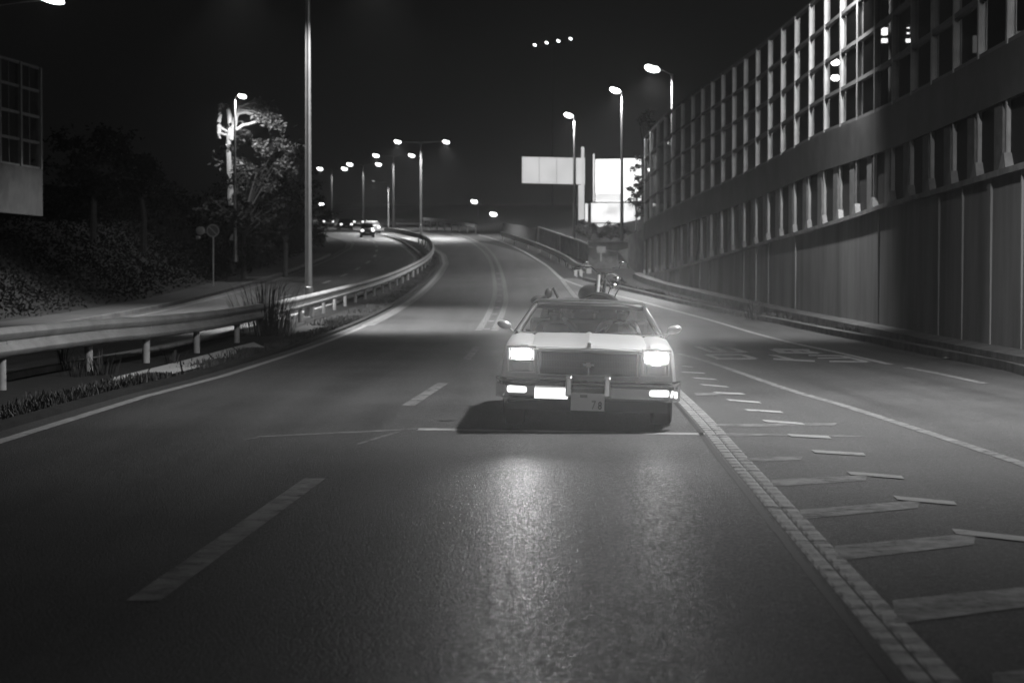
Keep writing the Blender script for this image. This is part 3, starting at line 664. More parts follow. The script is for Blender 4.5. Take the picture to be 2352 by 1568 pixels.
# ------------------------------------------------------------------ fences and small walls at the bend, right
root = thing('panel_fence', 'ribbed metal panel fence behind the stepped guardrail', 'fence', tuple(G(1345, 612))); X = local(root)
fp = [at(1238, 540, 172), at(1287, 560, 158), at(1330, 590, 146), at(1350, 605, 140)]
tops = [(1238,523),(1287,540),(1320,554),(1350,562)]
for k in range(3):
    a0, a1 = fp[k], fp[k+1]; t0 = at(*tops[k], a0.y).z; t1 = at(*tops[k+1], a1.y).z
    mb = MB(); mb.xf = X; n = 14; vs = []; rings = []
    for j in range(n+1):
        t = j/n; q = a0.lerp(a1, t); o = 0.05 if j % 2 else 0; z1 = t0 + (t1-t0)*t
        rings.append([Vector((q.x-o, q.y, gz(q.y)-0.1)), Vector((q.x-o, q.y, z1)), Vector((q.x+0.08, q.y+0.05, z1)), Vector((q.x+0.08, q.y+0.05, gz(q.y)-0.1))])
    mb.loft(rings); mb.build('panel', M['concrete'], root)
    mb = MB(); mb.xf = X; mb.tube([Vector((a0.x, a0.y, t0+0.04)), Vector((a1.x, a1.y, t1+0.04))], 0.06, 6); mb.build('top_rail', M['galv'], root)
    mb = MB(); mb.xf = X; mb.box((a0.x-0.1, a0.y-0.06, gz(a0.y)-0.1), (a0.x+0.1, a0.y+0.06, t0+0.1)); mb.build('post', M['galv'], root)
root = thing('side_wall', 'low concrete wall closing the gap between the bend and the noise barrier', 'wall', tuple(G(1390, 630))); X = local(root)
def slab(pts, Y0, th, name, m):
    mb = MB(); mb.xf = X; f = [at(px, py, Y) for px, py, Y in pts]; b = [p + Vector((0, th, 0)) for p in f]; mb.loft([f, b]); return mb.build(name, m, root)
slab([(1352,592,132),(1440,586,132),(1440,645,132),(1352,640,132)], 132, 0.4, 'lower_wall', M['concrete'])
slab([(1352,556,135),(1455,556,135),(1455,600,135),(1352,600,135)], 135, 0.4, 'back_wall', M['wall'])
slab([(1350,553,134.8),(1452,553,134.8),(1452,556.5,134.8),(1350,556.5,134.8)], 134.8, 0.7, 'coping', M['concrete_light'])
slab([(1352,566,133),(1418,577,131),(1418,579.5,131),(1352,568.5,133)], 133, 0.15, 'handrail', M['galv'])
slab([(1418,577,130),(1476,560,124),(1476,598,124),(1445,606,126),(1420,597,130)], 130, 0.4, 'end_wall', M['concrete_light'])
slab([(1443,540,123),(1478,525,119),(1478,640,119),(1443,610,123)], 123, 0.3, 'abutment', M['concrete'])
root = thing('notice_board', 'small blank pale notice board on the low wall past the fence', 'sign', tuple(at(1380, 584, 129))); X = local(root)
slab([(1370,566,129),(1391,566,129),(1391,581,129),(1370,581,129)], 129, 0.06, 'board', M['concrete_light'])
slab([(1379,581,129.02),(1381.5,581,129.02),(1381.5,600,129.02),(1379,600,129.02)], 129, 0.05, 'post', M['galv'])
root = thing('control_box', 'pair of small pale boxes under the stepped end of the guardrail', 'utility box', tuple(G(1328, 636))); X = local(root)
for x in (1322, 1334): slab([(x-3,618,120),(x+4,620,120),(x+4,637,120),(x-3,633,120)], 120, 0.3, 'box', M['concrete_light'])
root = thing('dark_fence', 'dark board fence running down to the bend from the far crest', 'fence', tuple(at(1240, 545, 175))); X = local(root)
for (xa, ya, Ya), (xb, yb, Yb) in (((1232,525,176),(1190,517,200)), ((1190,517,200),(1155,512,225))):
    mb = MB(); mb.xf = X; A, B_ = at(xa, ya, Ya), at(xb, yb, Yb)
    mb.loft([[Vector((q.x, q.y, gz(q.y)-0.2)), q, q + Vector((0.12, 0.1, 0)), Vector((q.x+0.12, q.y+0.1, gz(q.y)-0.2))] for q in (A, B_)]); mb.build('panel', M['facade'], root)

# ------------------------------------------------------------------ left: noise barrier on its concrete base, sign, buildings
root = thing('noise_barrier', 'short noise barrier on a concrete base at the left edge', 'noise barrier', (-18, 66, 4)); X = local(root)
A, B_ = Vector((-19.4, 58, 0)), Vector((-17.53, 74, 0)); d = (B_-A).normalized(); s = Vector((d.y, -d.x, 0))
def lquad(a, b, z0, z1, o0, o1, name, m):
    mb = MB(); mb.xf = X; P, Q = A + d*a, A + d*b
    mb.loft([[q + s*o0 + Vector((0,0,z0)), q + s*o1 + Vector((0,0,z0)), q + s*o1 + Vector((0,0,z1)), q + s*o0 + Vector((0,0,z1))] for q in (P, Q)]); return mb.build(name, m, root)
LEN = (B_-A).length
lquad(0, LEN-0.35, 4.0, 5.72, 0, 0.25, 'base_wall', M['paving'])
for k in range(8):
    a = LEN - 0.15 - 2.05*k; t = 9.48
    lquad(a-0.08, a+0.08, 4.0 if k else 5.7, t, -0.06, 0.16, 'post', M['rail_metal'])
    if k: lquad(a+0.98, a+1.02, 5.72, t, 0.02, 0.08, 'mullion', M['rail_metal'])
for z in (5.76, 6.7, 7.65, 8.6, 9.45): lquad(0, LEN, z-0.05, z+0.05, 0.0, 0.1, 'rail', M['rail_metal'])
lquad(0, LEN, 5.8, 9.4, 0.045, 0.055, 'glass_panel', M['glass'])

def sign_disc(root, c, r, tilt):
    Rm = Matrix.Rotation(tilt, 4, 'Z')
    mb = MB(); mb.lathe(c, Rm @ Vector((0, -1, 0)), [(0, r), (0.02, r), (0.021, r*0.8), (0.022, 0.01)], 28); mb.build('sign_plate', M['sign'], root, smooth=False)
    mb = MB(); mb.lathe(Vector(c) + Rm @ Vector((0, -0.024, 0)), Rm @ Vector((0, -1, 0)), [(0, r*0.78), (0.004, r*0.78), (0.005, 0.01)], 28); mb.build('sign_centre', M['sign_dark'], root)
    mb = MB(); T = Matrix.Translation(Vector(c) + Rm @ Vector((0, -0.034, 0))) @ Rm @ Matrix.Rotation(R(45), 4, 'Y'); mb.box((-r*0.8, -0.003, -r*0.09), (r*0.8, 0.003, r*0.09), T); mb.build('slash_bar', M['sign'], root)
b = G(490, 662); root = thing('traffic_sign', 'round traffic sign with a diagonal bar on a thin post by the pavement', 'traffic sign', tuple(b))
k = FPX / b.y
mb = MB(); mb.tube([(0, 0, -0.2), (0.02, 0, (662-520)/k)], 0.04, 8); mb.build('post', M['galv'], root)
sign_disc(root, (0.0, -0.06, (662-530)/k), 15/k, 0.25)
mb = MB(); mb.tube([(0, 0, (662-535)/k), (-28/k, 0.1, (662-534)/k)], 0.025, 6); mb.build('side_arm', M['galv'], root)
mb = MB(); mb.ell((-29/k, 0, (662-530)/k), (11/k, 0.12, 10/k)); mb.ell((-34/k, 0, (662-546)/k), (6/k, 0.08, 4/k)); mb.build('beacon', M['concrete_light'], root, smooth=True)

# buildings with lights, behind the right barrier and far off
def building(x0, x1, y0, Y, label, wins, depth=12, base=None, m='facade', lamps=False):
    a, b = at(x0, y0, Y), at(x1, y0, Y); g = 0
    root = thing('building', label, 'building', (a.x, Y, gz(Y))); X = local(root)
    mb = MB(); mb.xf = X; mb.box((a.x, Y, gz(Y)-1), (b.x, Y+depth, a.z)); w = mb.build('wall', M[m], root)
    mb = MB(); mb.xf = X; mb.box((a.x-0.3, Y-0.3, a.z), (b.x+0.3, Y+depth+0.3, a.z+0.4)); mb.build('roof', M[m], root)
    for px, py, wx, wy, em in wins:
        mb = MB(); mb.xf = X; p, q = at(px-wx/2, py+wy/2, Y), at(px+wx/2, py-wy/2, Y); mb.box((p.x, Y-0.06, p.z), (q.x, Y+0.02, q.z)); f = mb.build('window', M[em], root)
        mb = MB(); mb.xf = X; c = (p.x+q.x)/2; mb.box((c-0.03, Y-0.09, p.z), (c+0.03, Y-0.07, q.z)); mb.build('mullion', M['black'], f)
        mb = MB(); mb.xf = X; mb.box((p.x-0.15, Y-0.2, p.z-0.12), (q.x+0.15, Y-0.062, p.z-0.003)); mb.build('sill', M['facade'], f)
    return root
building(2015, 2600, -30, 112, 'dark block behind the barrier with a bright window', [(2036,76,30,18,'win'),(2036,97,30,10,'win'),(2088,97,22,9,'win'),(2086,80,14,4,'win'),(2086,68,14,3,'win'),(2245,105,30,40,'win_dim'),(2325,130,40,60,'win_dim'),(2325,90,40,30,'win_dim')])
root = thing('light_mast', 'barely visible slim mast carrying the row of four high lights', 'mast', (at(1268, 0, 516).x, 516, gz(516))); X = local(root)
mb = MB(); mb.xf = X; p = at(1268, 112, 516); mb.tube([(p.x, 516, gz(516)-1), (p.x, 516, p.z)], [0.16, 0.08], 8); mb.build('pole', M['facade'], root)
mb = MB(); mb.xf = X; mb.tube([at(1222, 116, 516), at(1316, 100, 516)], 0.06, 6); mb.build('crossbar', M['facade'], root)
for k, (x, y) in enumerate(((1228,106),(1255,101),(1282,97),(1310,92))):
    Y = 515; p = at(x, y, Y); root = thing('floodlight', ('leftmost', 'second from the left', 'third from the left', 'rightmost')[k] + ' of the four high lights in a row above the billboards', 'floodlight', tuple(p), 0, 'floodlights on the far mast')
    mb = MB(); mb.ell((0, 0, 0), (0.42, 0.25, 0.26), 12, 8, Matrix.Rotation(R(30), 4, 'Y')); mb.build('lens', M['lamp_far'], root, smooth=True)
    mb = MB(); mb.box((-0.5, 0.25, -0.3), (0.5, 0.6, 0.3)); mb.box((-0.08, 0.6, -0.08), (0.08, 0.9, 0.08)); mb.build('bracket', M['facade'], root)
for x, y, lab in ((1916, 146, 'upper of the two round lamps seen through the barrier glass'), (1916, 181, 'lower of the two round lamps seen through the barrier glass')):
    Y = 95; p = at(x, y, Y)
    root = thing('globe_lamp', lab, 'lamp', (p.x, p.y, gz(Y)))
    mb = MB(); mb.ell((0, 0, p.z-gz(Y)), (0.21, 0.2, 0.15)); mb.build('globe', M['lamp'], root, smooth=True)
    mb = MB(); o = 0.0 if y < 160 else 0.0; mb.tube([(o+0.25, 0.2, -0.5), (o+0.25, 0.2, p.z-gz(Y)), (o, 0, p.z-gz(Y)+0.17)], 0.05, 6); mb.build('pole', M['facade'], root)

# ------------------------------------------------------------------ vegetation
def leaf_cloud(mb, clumps, n, size, spread):
    for c, rad in clumps:
        for _ in range(n):
            p = c + Vector((random.gauss(0, 1), random.gauss(0, 1), random.gauss(0, 0.8))) * rad * spread
            d = Vector((random.uniform(-1, 1), random.uniform(-1, 1), random.uniform(-0.7, 0.5))).normalized()
            e = d.orthogonal().normalized(); e = Matrix.Rotation(random.uniform(0, 6.28), 3, d) @ e
            L = size * random.uniform(0.6, 1.4); w = L * 0.38
            mb.add([p, p + d*L*0.5 + e*w*0.5, p + d*L, p + d*L*0.5 - e*w*0.5], [(0, 1, 2, 3)])
def tree(base, trunk_h, centre, rad, label, nclump=45, nleaf=110, leaf=0.22, m='leaf', bare=None, group=None, name='tree', cat='tree', tr=0.16):
    root = thing(name, label, cat, tuple(base), 0, group); b = Vector(base); c = Vector(centre) - b
    mb = MB(); top = Vector((c.x*0.5, c.y*0.5, trunk_h))
    mb.tube([(0, 0, -0.3), (0.05, 0, trunk_h*0.5), top, c*0.8 + top*0.2], [tr, tr*0.8, tr*0.6, tr*0.25], 8)
    limbs = []
    for k in range(9):
        a = k*2.4 + random.random(); e = c + Vector((math.cos(a)*rad[0]*0.75, math.sin(a)*rad[1]*0.75, random.uniform(-0.4, 0.8)*rad[2])); s0 = top*random.uniform(0.7, 1.0)
        mid = s0.lerp(e, 0.5) + Vector((0, 0, 0.25)); mb.tube([s0, mid, e], [tr*0.35, tr*0.2, tr*0.08], 6); limbs.append(e)
    mb.build('trunk', M['bark'], root, smooth=True)
    mb = MB(); cl = []
    for _ in range(nclump):
        while True:
            q = Vector((random.uniform(-1, 1), random.uniform(-1, 1), random.uniform(-1, 1)))
            if 0.25 < q.length < 1: break
        cl.append((c + Vector((q.x*rad[0], q.y*rad[1], q.z*rad[2])), random.uniform(0.5, 1.0)))
    if bare:
        for pts, _ in bare[3:7]: cl += [(pts[-1] - b, 0.6), (pts[-1] - b + Vector((0.5, 0, -0.15)), 0.7)]
    leaf_cloud(mb, cl, nleaf, leaf, min(rad)*0.17)
    mb.build('crown', M[m], root)
    if bare:
        for pts, rr_ in bare:
            pts = [p + Vector((random.uniform(-1, 1), random.uniform(-1, 1), random.uniform(-1, 1))) * 0.05 for p in crom(pts, 3)]; rr_ = [rr_[0] + (rr_[-1]-rr_[0])*k/(len(pts)-1) for k in range(len(pts))]
            for _ in range(4):
                mb = MB(); mb.xf = Matrix.Translation(-b)
                q = random.choice(pts[len(pts)//3:]); e = q + Vector((random.uniform(-0.2, 1.0), random.uniform(-0.5, 0.3), random.uniform(-0.1, 0.5))) * random.uniform(0.3, 0.9)
                mb.tube([q, q.lerp(e, 0.5) + Vector((0, 0, 0.06)), e], [0.03, 0.02, 0.01], 5)
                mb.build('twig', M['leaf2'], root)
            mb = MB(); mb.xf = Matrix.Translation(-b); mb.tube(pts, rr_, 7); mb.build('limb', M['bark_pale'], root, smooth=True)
    return root
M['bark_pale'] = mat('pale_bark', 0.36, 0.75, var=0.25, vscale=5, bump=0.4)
Yt = 90
tree((at(215, 0, Yt).x, Yt, gz(Yt)+3), 3.0, at(215, 385, Yt), (2.9, 2.2, 1.7), 'dark rounded leafy tree beside the short noise barrier', 42, 120, 0.26)
tree((at(330, 0, Yt+2).x, Yt+2, gz(Yt)+2.5), 2.5, at(320, 420, Yt+2), (1.6, 1.6, 1.3), 'low leafy tree filling the gap right of the rounded tree', 20, 110, 0.24)
Y2 = 115
bb = lambda pts, r0, r1: ([at(x, y, Y2-1.6) for x, y in pts], [1.35*r0 + 1.35* (r1-r0)*k/(len(pts)-1) for k in range(len(pts))])
bare = [bb([(534,470),(530,420),(526,350),(529,300),(527,250)], 0.15, 0.09), bb([(531,320),(540,285),(553,245)], 0.14, 0.09), bb([(504,320),(506,280),(507,243),(514,248)], 0.10, 0.07),
        bb([(535,305),(560,290),(600,281),(625,285)], 0.08, 0.03), bb([(547,262),(575,262),(600,270)], 0.09, 0.03), bb([(550,253),(580,256),(610,268)], 0.07, 0.02), bb([(553,246),(580,238),(596,240)], 0.06, 0.02), bb([(505,290),(515,297),(526,303)], 0.06, 0.05), bb([(506,305),(528,312)], 0.05, 0.05)]
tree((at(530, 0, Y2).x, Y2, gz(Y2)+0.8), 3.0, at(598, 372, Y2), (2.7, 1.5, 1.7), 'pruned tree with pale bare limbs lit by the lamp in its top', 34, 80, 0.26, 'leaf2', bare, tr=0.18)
tree((at(560, 0, 112).x, 112, gz(112)+0.5), 2.5, at(560, 500, 112), (2.6, 1.5, 2.6), 'dark leafy tree under the pruned one behind the traffic sign', 45, 110, 0.24)
tree((at(655, 0, 119).x, 119, gz(119)+0.2), 3.0, at(655, 440, 119), (1.6, 1.4, 3.2), 'drooping leafy tree partly hidden by the big lamp pole', 36, 100, 0.24)
tree((at(722, 0, 150).x-2, 150, gz(150)+1), 2.0, at(716, 470, 150), (1.5, 1.5, 2.6), 'narrow dark tree just right of the big lamp pole', 16, 80, 0.25)
tree((at(1500, 0, 124).x, 124, gz(124)), 5.0, at(1490, 275, 124), (0.9, 0.9, 0.55), 'tree top peeking over the far end of the noise barrier', 10, 60, 0.2, tr=0.1)
tree((at(1460, 0, 150).x, 150, gz(150)), 3.5, at(1462, 430, 150), (0.75, 0.8, 2.6), 'dark tree silhouetted in front of the dazzling billboard', 26, 60, 0.24, tr=0.1)
tree((at(1400, 0, 160).x, 160, gz(160)), 1.0, at(1405, 530, 160), (2.2, 1.2, 0.7), 'dark bushes under the dazzling billboard', 24, 90, 0.2, name='shrub', cat='shrub', tr=0.06)
tree((at(1352, 0, 170).x, 170, gz(170)), 1.0, at(1345, 528, 170), (0.9, 0.8, 0.9), 'pale leafy shrub around the foot of the billboard column', 12, 90, 0.2, 'leaf2', name='shrub', cat='shrub', tr=0.05)
# hedge mass on the embankment
def scatter_bush(region, n, size, name, label, m, seed):
    random.seed(seed); mb = MB()
    for _ in range(n):
        x, y, hmax = region()
        z0 = gz(y) + hill(x, y); z = z0 + random.random() ** 0.7 * hmax * (0.6 + 0.4*math.sin(x*1.7 + y*0.9) * math.cos(y*0.6))
        p = Vector((x, y, z)); d = Vector((random.uniform(-1, 1), random.uniform(-1, 1), random.uniform(-0.3, 0.9))).normalized(); e = d.orthogonal().normalized()
        L = size * random.uniform(0.5, 1.5); w = L*0.4
        mb.add([p, p + d*L*0.5 + e*w*0.5, p + d*L, p + d*L*0.5 - e*w*0.5], [(0, 1, 2, 3)])
    o = mb.build(name, m); tag(o, label, 'undergrowth', kind='stuff'); return o
scatter_bush(lambda: (random.uniform(-27, -16.4), random.uniform(38, 118), 1.5), 42000, 0.17, 'undergrowth', 'dark undergrowth covering the embankment left of the road', M['under'], 3)
scatter_bush(lambda: (lambda y: (interp(LEFT_OUT, y) - random.uniform(2.2, 9), y, 2.4))(random.uniform(112, 200)), 14000, 0.32, 'undergrowth', 'dark undergrowth beside the far left bend of the opposite carriageway', M['under'], 4)
def weeds(fn, n, name, label, hmin, hmax, m, seed):
    random.seed(seed); mb = MB()
    for _ in range(n):
        x, y, s = fn(); z = gz(y) + 0.03
        h = random.uniform(hmin, hmax) * s; a = random.uniform(0, 6.28); w = 0.006 + 0.012*random.random()
        l = Vector((math.cos(a), math.sin(a), 0)) * h * random.uniform(0.1, 0.6); e = Vector((-math.sin(a), math.cos(a), 0)) * w
        p = Vector((x, y, z)); mb.add([p - e, p + e, p + l*0.5 + Vector((0, 0, h*0.7)) + e*0.7, p + l + Vector((0, 0, h)), p + l*0.5 + Vector((0, 0, h*0.7)) - e*0.7], [(0, 1, 2, 3, 4)])
    o = mb.build(name, m); tag(o, label, 'weeds', kind='stuff'); return o
def med():
    y = random.uniform(20, 70) ** 1.0 if random.random() < 0.7 else random.uniform(70, 150)
    a, b = interp(LEFT_IN, y) + 1.7, interp(L_EDGE, y) - 0.55
    x = b - abs(random.gauss(0, 0.22 if y < 62 else 0.45)); s = 0.5 + 0.5*math.sin(y*0.8) * math.sin(y*0.31+1); return x, y, 0.5 + s
weeds(med, 26000, 'weeds', 'dark weeds and grass growing in the median strip', 0.02, 0.13, M['grass'], 5)
def rv():
    y = random.uniform(22, 112); x = interp(RAMP_R, y) + 0.9 + abs(random.gauss(0, 0.4)); s = max(0.1, math.sin(y*0.7) * math.cos(y*0.23)); return x, y, 0.4 + s
weeds(rv, 16000, 'weeds', 'dark weeds growing along the foot of the retaining wall', 0.03, 0.22, M['grass'], 6)
# tall grass clumps by the guardrail
def clump(px, py, h, n, r, label, m='grass'):
    b = G(px, py); random.seed(int(px)); mb = MB()
    for _ in range(n):
        a = random.uniform(0, 6.28); q = random.uniform(0, r); p = Vector((math.cos(a)*q, math.sin(a)*q, 0)); H = h * random.uniform(0.4, 1.0)
        l = Vector((math.cos(a), math.sin(a), 0)) * H * random.uniform(0.1, 0.75); e = Vector((-math.sin(a), math.cos(a), 0)) * 0.009
        k = [p, p + l*0.25 + Vector((0,0,H*0.4)), p + l*0.6 + Vector((0,0,H*0.8)), p + l + Vector((0,0,H*0.95))]
        mb.add([k[0]-e, k[0]+e, k[1]+e, k[2]+e*.7, k[3], k[2]-e*.7, k[1]-e], [(0,1,2,6), (6,2,3,5), (5,3,4)])
    o = mb.build('tall_grass', M[m]); o.location = b; return tag(o, label, 'tall grass')
clump(612, 775, 1.75, 230, 0.8, 'big clump of tall grass behind the guardrail left of the lamp pole')
clump(640, 770, 1.0, 90, 0.5, 'smaller clump of grass at the foot of the big tall grass')
clump(232, 868, 0.55, 36, 0.3, 'thin weed beside the second guardrail post')
clump(180, 872, 0.45, 30, 0.35, 'low weed between the first two guardrail posts')
clump(395, 845, 0.4, 40, 0.15, 'spindly weed right of the third guardrail post')
clump(143, 856, 0.8, 26, 0.06, 'lone dark stalk between the first two guardrail posts')
clump(1730, 735, 0.8, 90, 0.3, 'weed tuft against the retaining wall above the ramp lettering')

# ------------------------------------------------------------------ far vehicles on the opposite carriageway
def far_car(px, Y, label, m, width=1.7, hgt=1.45, tails=True, lit=None):
    x = (px - CX) / FPX * Y
    root = thing('car', label, 'car', (x, Y, gz(Y)), 0.06 + max(0, (Y-170))*0.0016, 'vehicles on the opposite carriageway')
    w = width/2
    sec = [(0.0, w*0.93, 0.30, 0.86), (0.15, w, 0.24, 0.92), (1.2, w, 0.22, 0.95), (3.2, w, 0.22, 0.88), (4.1, w*0.92, 0.28, 0.72)]
    mb = MB(); mb.loft([[(-a, y, z0), (-a*1.02, y, (z0+z1)/2), (-a*0.93, y, z1-0.06), (-a*0.8, y, z1), (a*0.8, y, z1), (a*0.93, y, z1-0.06), (a*1.02, y, (z0+z1)/2), (a, y, z0)] for y, a, z0, z1 in sec]); mb.build('body', m, root, smooth=True)
    mb = MB(); mb.loft([[(-w*0.88, 0.3, 0.88), (w*0.88, 0.3, 0.88), (w*0.88, 2.9, 0.9), (-w*0.88, 2.9, 0.9)], [(-w*0.7, 0.75, hgt-0.05), (w*0.7, 0.75, hgt-0.05), (w*0.7, 2.1, hgt-0.05), (-w*0.7, 2.1, hgt-0.05)]]); mb.build('windows', M['black'], root)
    mb = MB(); mb.loft([[(-w*0.71, 0.72, hgt-0.048), (w*0.71, 0.72, hgt-0.048), (w*0.71, 2.12, hgt-0.048), (-w*0.71, 2.12, hgt-0.048)], [(-w*0.6, 0.85, hgt), (w*0.6, 0.85, hgt), (w*0.6, 2.0, hgt), (-w*0.6, 2.0, hgt)]]); mb.build('roof', m, root)
    for sx in (-1, 1):
        for yy in (0.75, 3.3):
            mb = MB(); mb.lathe((sx*w*0.96 - sx*0.2, yy, 0.3), (sx, 0, 0), [(0, 0.3), (0.18, 0.3), (0.19, 0.2), (0.2, 0.01)], 16); mb.build('wheel', M['rubber'], root)
        mb = MB(); mb.ell((sx*w*0.72, -0.02, 0.7), (0.17, 0.08, 0.12), 10, 6); mb.build('tail_lamp', M['tail'] if tails else M['sign'], root, smooth=True)
    mb = MB(); mb.box((-w*0.9, -0.1, 0.32), (w*0.9, 0.0, 0.52)); mb.build('bumper', m, root, bevel=0.04)
    mb = MB(); mb.box((-0.22, -0.115, 0.4), (0.22, -0.102, 0.52)); mb.build('number_plate', M['plate'], root)
    return root
wc = M['car_paint']
far_car(845, 196, 'dark small car nearest on the opposite carriageway with two glowing tail lamps', M['car_dark'], 1.45)
far_car(856, 222, 'white car brightly lit just ahead of the dark small car', M['car_paint'], 1.95, 1.4)
far_car(796, 252, 'car with bright tail lamps left of the white car', M['car_dark'], 1.8)
far_car(824, 285, 'dark car almost hidden between the white car and its neighbour', M['car_dark'], 1.7)
far_car(755, 290, 'pale car farthest left beside the lamp pole', M['sign'], 1.8, 1.5)
# added lamp that throws a strong pool of light over that queue
p = at(850, 430, 218); ll = lamp_post((at(893, 0, 226).x, 226, gz(226)), at(0, 420, 226).z - gz(226), [(-1.4, -0.5)], 'added slim lamp column brightening the white car', None, 6500, 0.06, 'lamp_dim', True, 150, 0.5, (0.2, 0.1, 0.08))


# ------------------------------------------------------------------ the pickup coupe
CARX, CARY = 0.79, 20.75
car = thing('pickup_car', 'pale 1970s coupe pickup driving towards the viewer with blazing headlamps', 'pickup', (CARX, CARY, 0), -0.036)
ROLL = R(1.7)
RB = Matrix.Translation((0, 0, 0.35)) @ Matrix.Rotation(ROLL, 4, 'Y') @ Matrix.Translation((0, 0, -0.35))
def P(name, mb, m, parent=car, smooth=False, bevel=0.0, roll=True):
    if roll: mb.v = [tuple(RB @ Vector(v)) for v in mb.v]
    return mb.build(name, M[m], parent, smooth, bevel)
def mir(pts):  # half section (u>=0, from rocker up to centre line) -> full open ring
    return [(-u, y, w) for u, y, w in pts] + [(u, y, w) for u, y, w in reversed(pts)]
# body shell: stations (y, rocker_z, [side profile])
def sec(y, zr, half, zf, zh, dropc=0.0, hw=0.60):
    return mir([(half-0.05, y, zr), (half-0.01, y, zr+0.12), (half, y, 0.52), (half-0.01, y, 0.64), (half-0.035, y, zf-0.10), (half-0.08, y, zf-0.03), (half-0.17, y, zf), (hw+0.04, y, zf-0.005), (hw, y, zh-0.01), (hw*0.5, y, zh+0.012), (0.0, y, zh+0.02)])[:-1]
def ring(*a, **k):
    r = sec(*a, **k); return r
st_ = [ring(0.10, 0.30, 0.885, 0.885, 0.845), ring(0.16, 0.28, 0.905, 0.905, 0.865), ring(0.5, 0.24, 0.935, 0.925, 0.90), ring(1.0, 0.22, 0.945, 0.945, 0.93), ring(1.62, 0.22, 0.945, 0.965, 0.955),
       ring(1.72, 0.22, 0.945, 0.965, 0.90)]
mb = MB(); mb.loft(st_, closed=True, caps=True); P('body', mb, 'car_paint', smooth=True)
rear = [ring(1.72, 0.22, 0.945, 0.962, 0.62, hw=0.74), ring(2.6, 0.22, 0.95, 0.95, 0.62, hw=0.74), ring(3.3, 0.22, 0.95, 0.94, 0.58, hw=0.74), ring(4.4, 0.24, 0.94, 0.93, 0.58, hw=0.72), ring(5.25, 0.32, 0.90, 0.90, 0.58, hw=0.70)]
mb = MB(); mb.loft(rear, closed=True, caps=True); P('rear_body', mb, 'car_paint', smooth=True)
mb = MB(); mb.box((-0.78, 5.25, 0.36), (0.78, 5.31, 0.88)); P('tailgate', mb, 'car_paint', bevel=0.02)
# hood as its own raised panel with a central ridge and a cowl
mb = MB(); rings = []
for y, zh in ((0.13, 0.858), (0.2, 0.878), (0.5, 0.912), (1.0, 0.945), (1.5, 0.972), (1.57, 0.972)):
    hw = 0.60
    top = [(-hw, y, zh-0.012), (-hw+0.03, y, zh), (-0.3, y, zh+0.010), (-0.035, y, zh+0.012), (-0.012, y, zh+0.026), (0.012, y, zh+0.026), (0.035, y, zh+0.012), (0.3, y, zh+0.010), (hw-0.03, y, zh), (hw, y, zh-0.012)]
    rings.append(top + [(hw, y, zh-0.05), (-hw, y, zh-0.05)])
mb.loft(rings); hood = P('hood', mb, 'car_paint', smooth=True)
mb = MB(); mb.box((-0.016, 0.125, 0.862), (0.016, 0.16, 0.905)); mb.ell((0, 0.14, 0.91), (0.02, 0.014, 0.018), 8, 6); P('hood_ornament', mb, 'plate', hood)
mb = MB(); mb.box((-0.62, 1.585, 0.955), (0.62, 1.66, 0.965)); P('cowl_vent', mb, 'black')
for sx in (-1, 1):
    mb = MB(); mb.tube([(sx*0.1-0.05, 1.62, 0.975), (sx*0.1+0.45, 1.70, 1.0)], 0.008, 6); P('wiper', mb, 'black')
# front fascia, grille, headlamps
mb = MB(); mb.box((-0.505, 0.085, 0.575), (0.505, 0.099, 0.838)); grille = P('grille', mb, 'black')
mb = MB()
for k in range(58):
    u = -0.495 + 0.99*k/57; mb.box((u-0.0035, 0.068, 0.585), (u+0.0035, 0.084, 0.815))
for w in (0.65, 0.725): mb.box((-0.5, 0.072, w), (0.5, 0.083, w+0.006))
P('grille_bars', mb, 'grille', grille)
mb = MB(); mb.box((-0.53, 0.045, 0.815), (0.53, 0.099, 0.85)); P('grille_surround', mb, 'trim', grille, bevel=0.008)
mb = MB(); mb.box((-0.53, 0.045, 0.562), (0.53, 0.099, 0.584)); P('grille_surround', mb, 'trim', grille, bevel=0.006)
for sx in (-1, 1):
    mb = MB(); mb.box((sx*0.53-0.012, 0.05, 0.585), (sx*0.53+0.012, 0.099, 0.814)); P('grille_surround', mb, 'chrome_dull', grille, bevel=0.005)
mb = MB(); T = Matrix.Translation((0, 0.055, 0.69))
mb.add([T @ Vector(p) for p in ((-0.055, 0, -0.012), (-0.02, 0, -0.012), (-0.02, 0, -0.026), (0.026, 0, -0.026), (0.026, 0, -0.012), (0.06, 0, -0.012), (0.05, 0, 0.012), (0.018, 0, 0.012), (0.018, 0, 0.026), (-0.028, 0, 0.026), (-0.028, 0, 0.012), (-0.065, 0, 0.012))], [tuple(range(12))])
P('emblem', mb, 'trim', grille)
mb = MB(); mb.box((-0.008, 0.05, 0.585), (0.008, 0.066, 0.66)); P('centre_bar', mb, 'trim', grille)
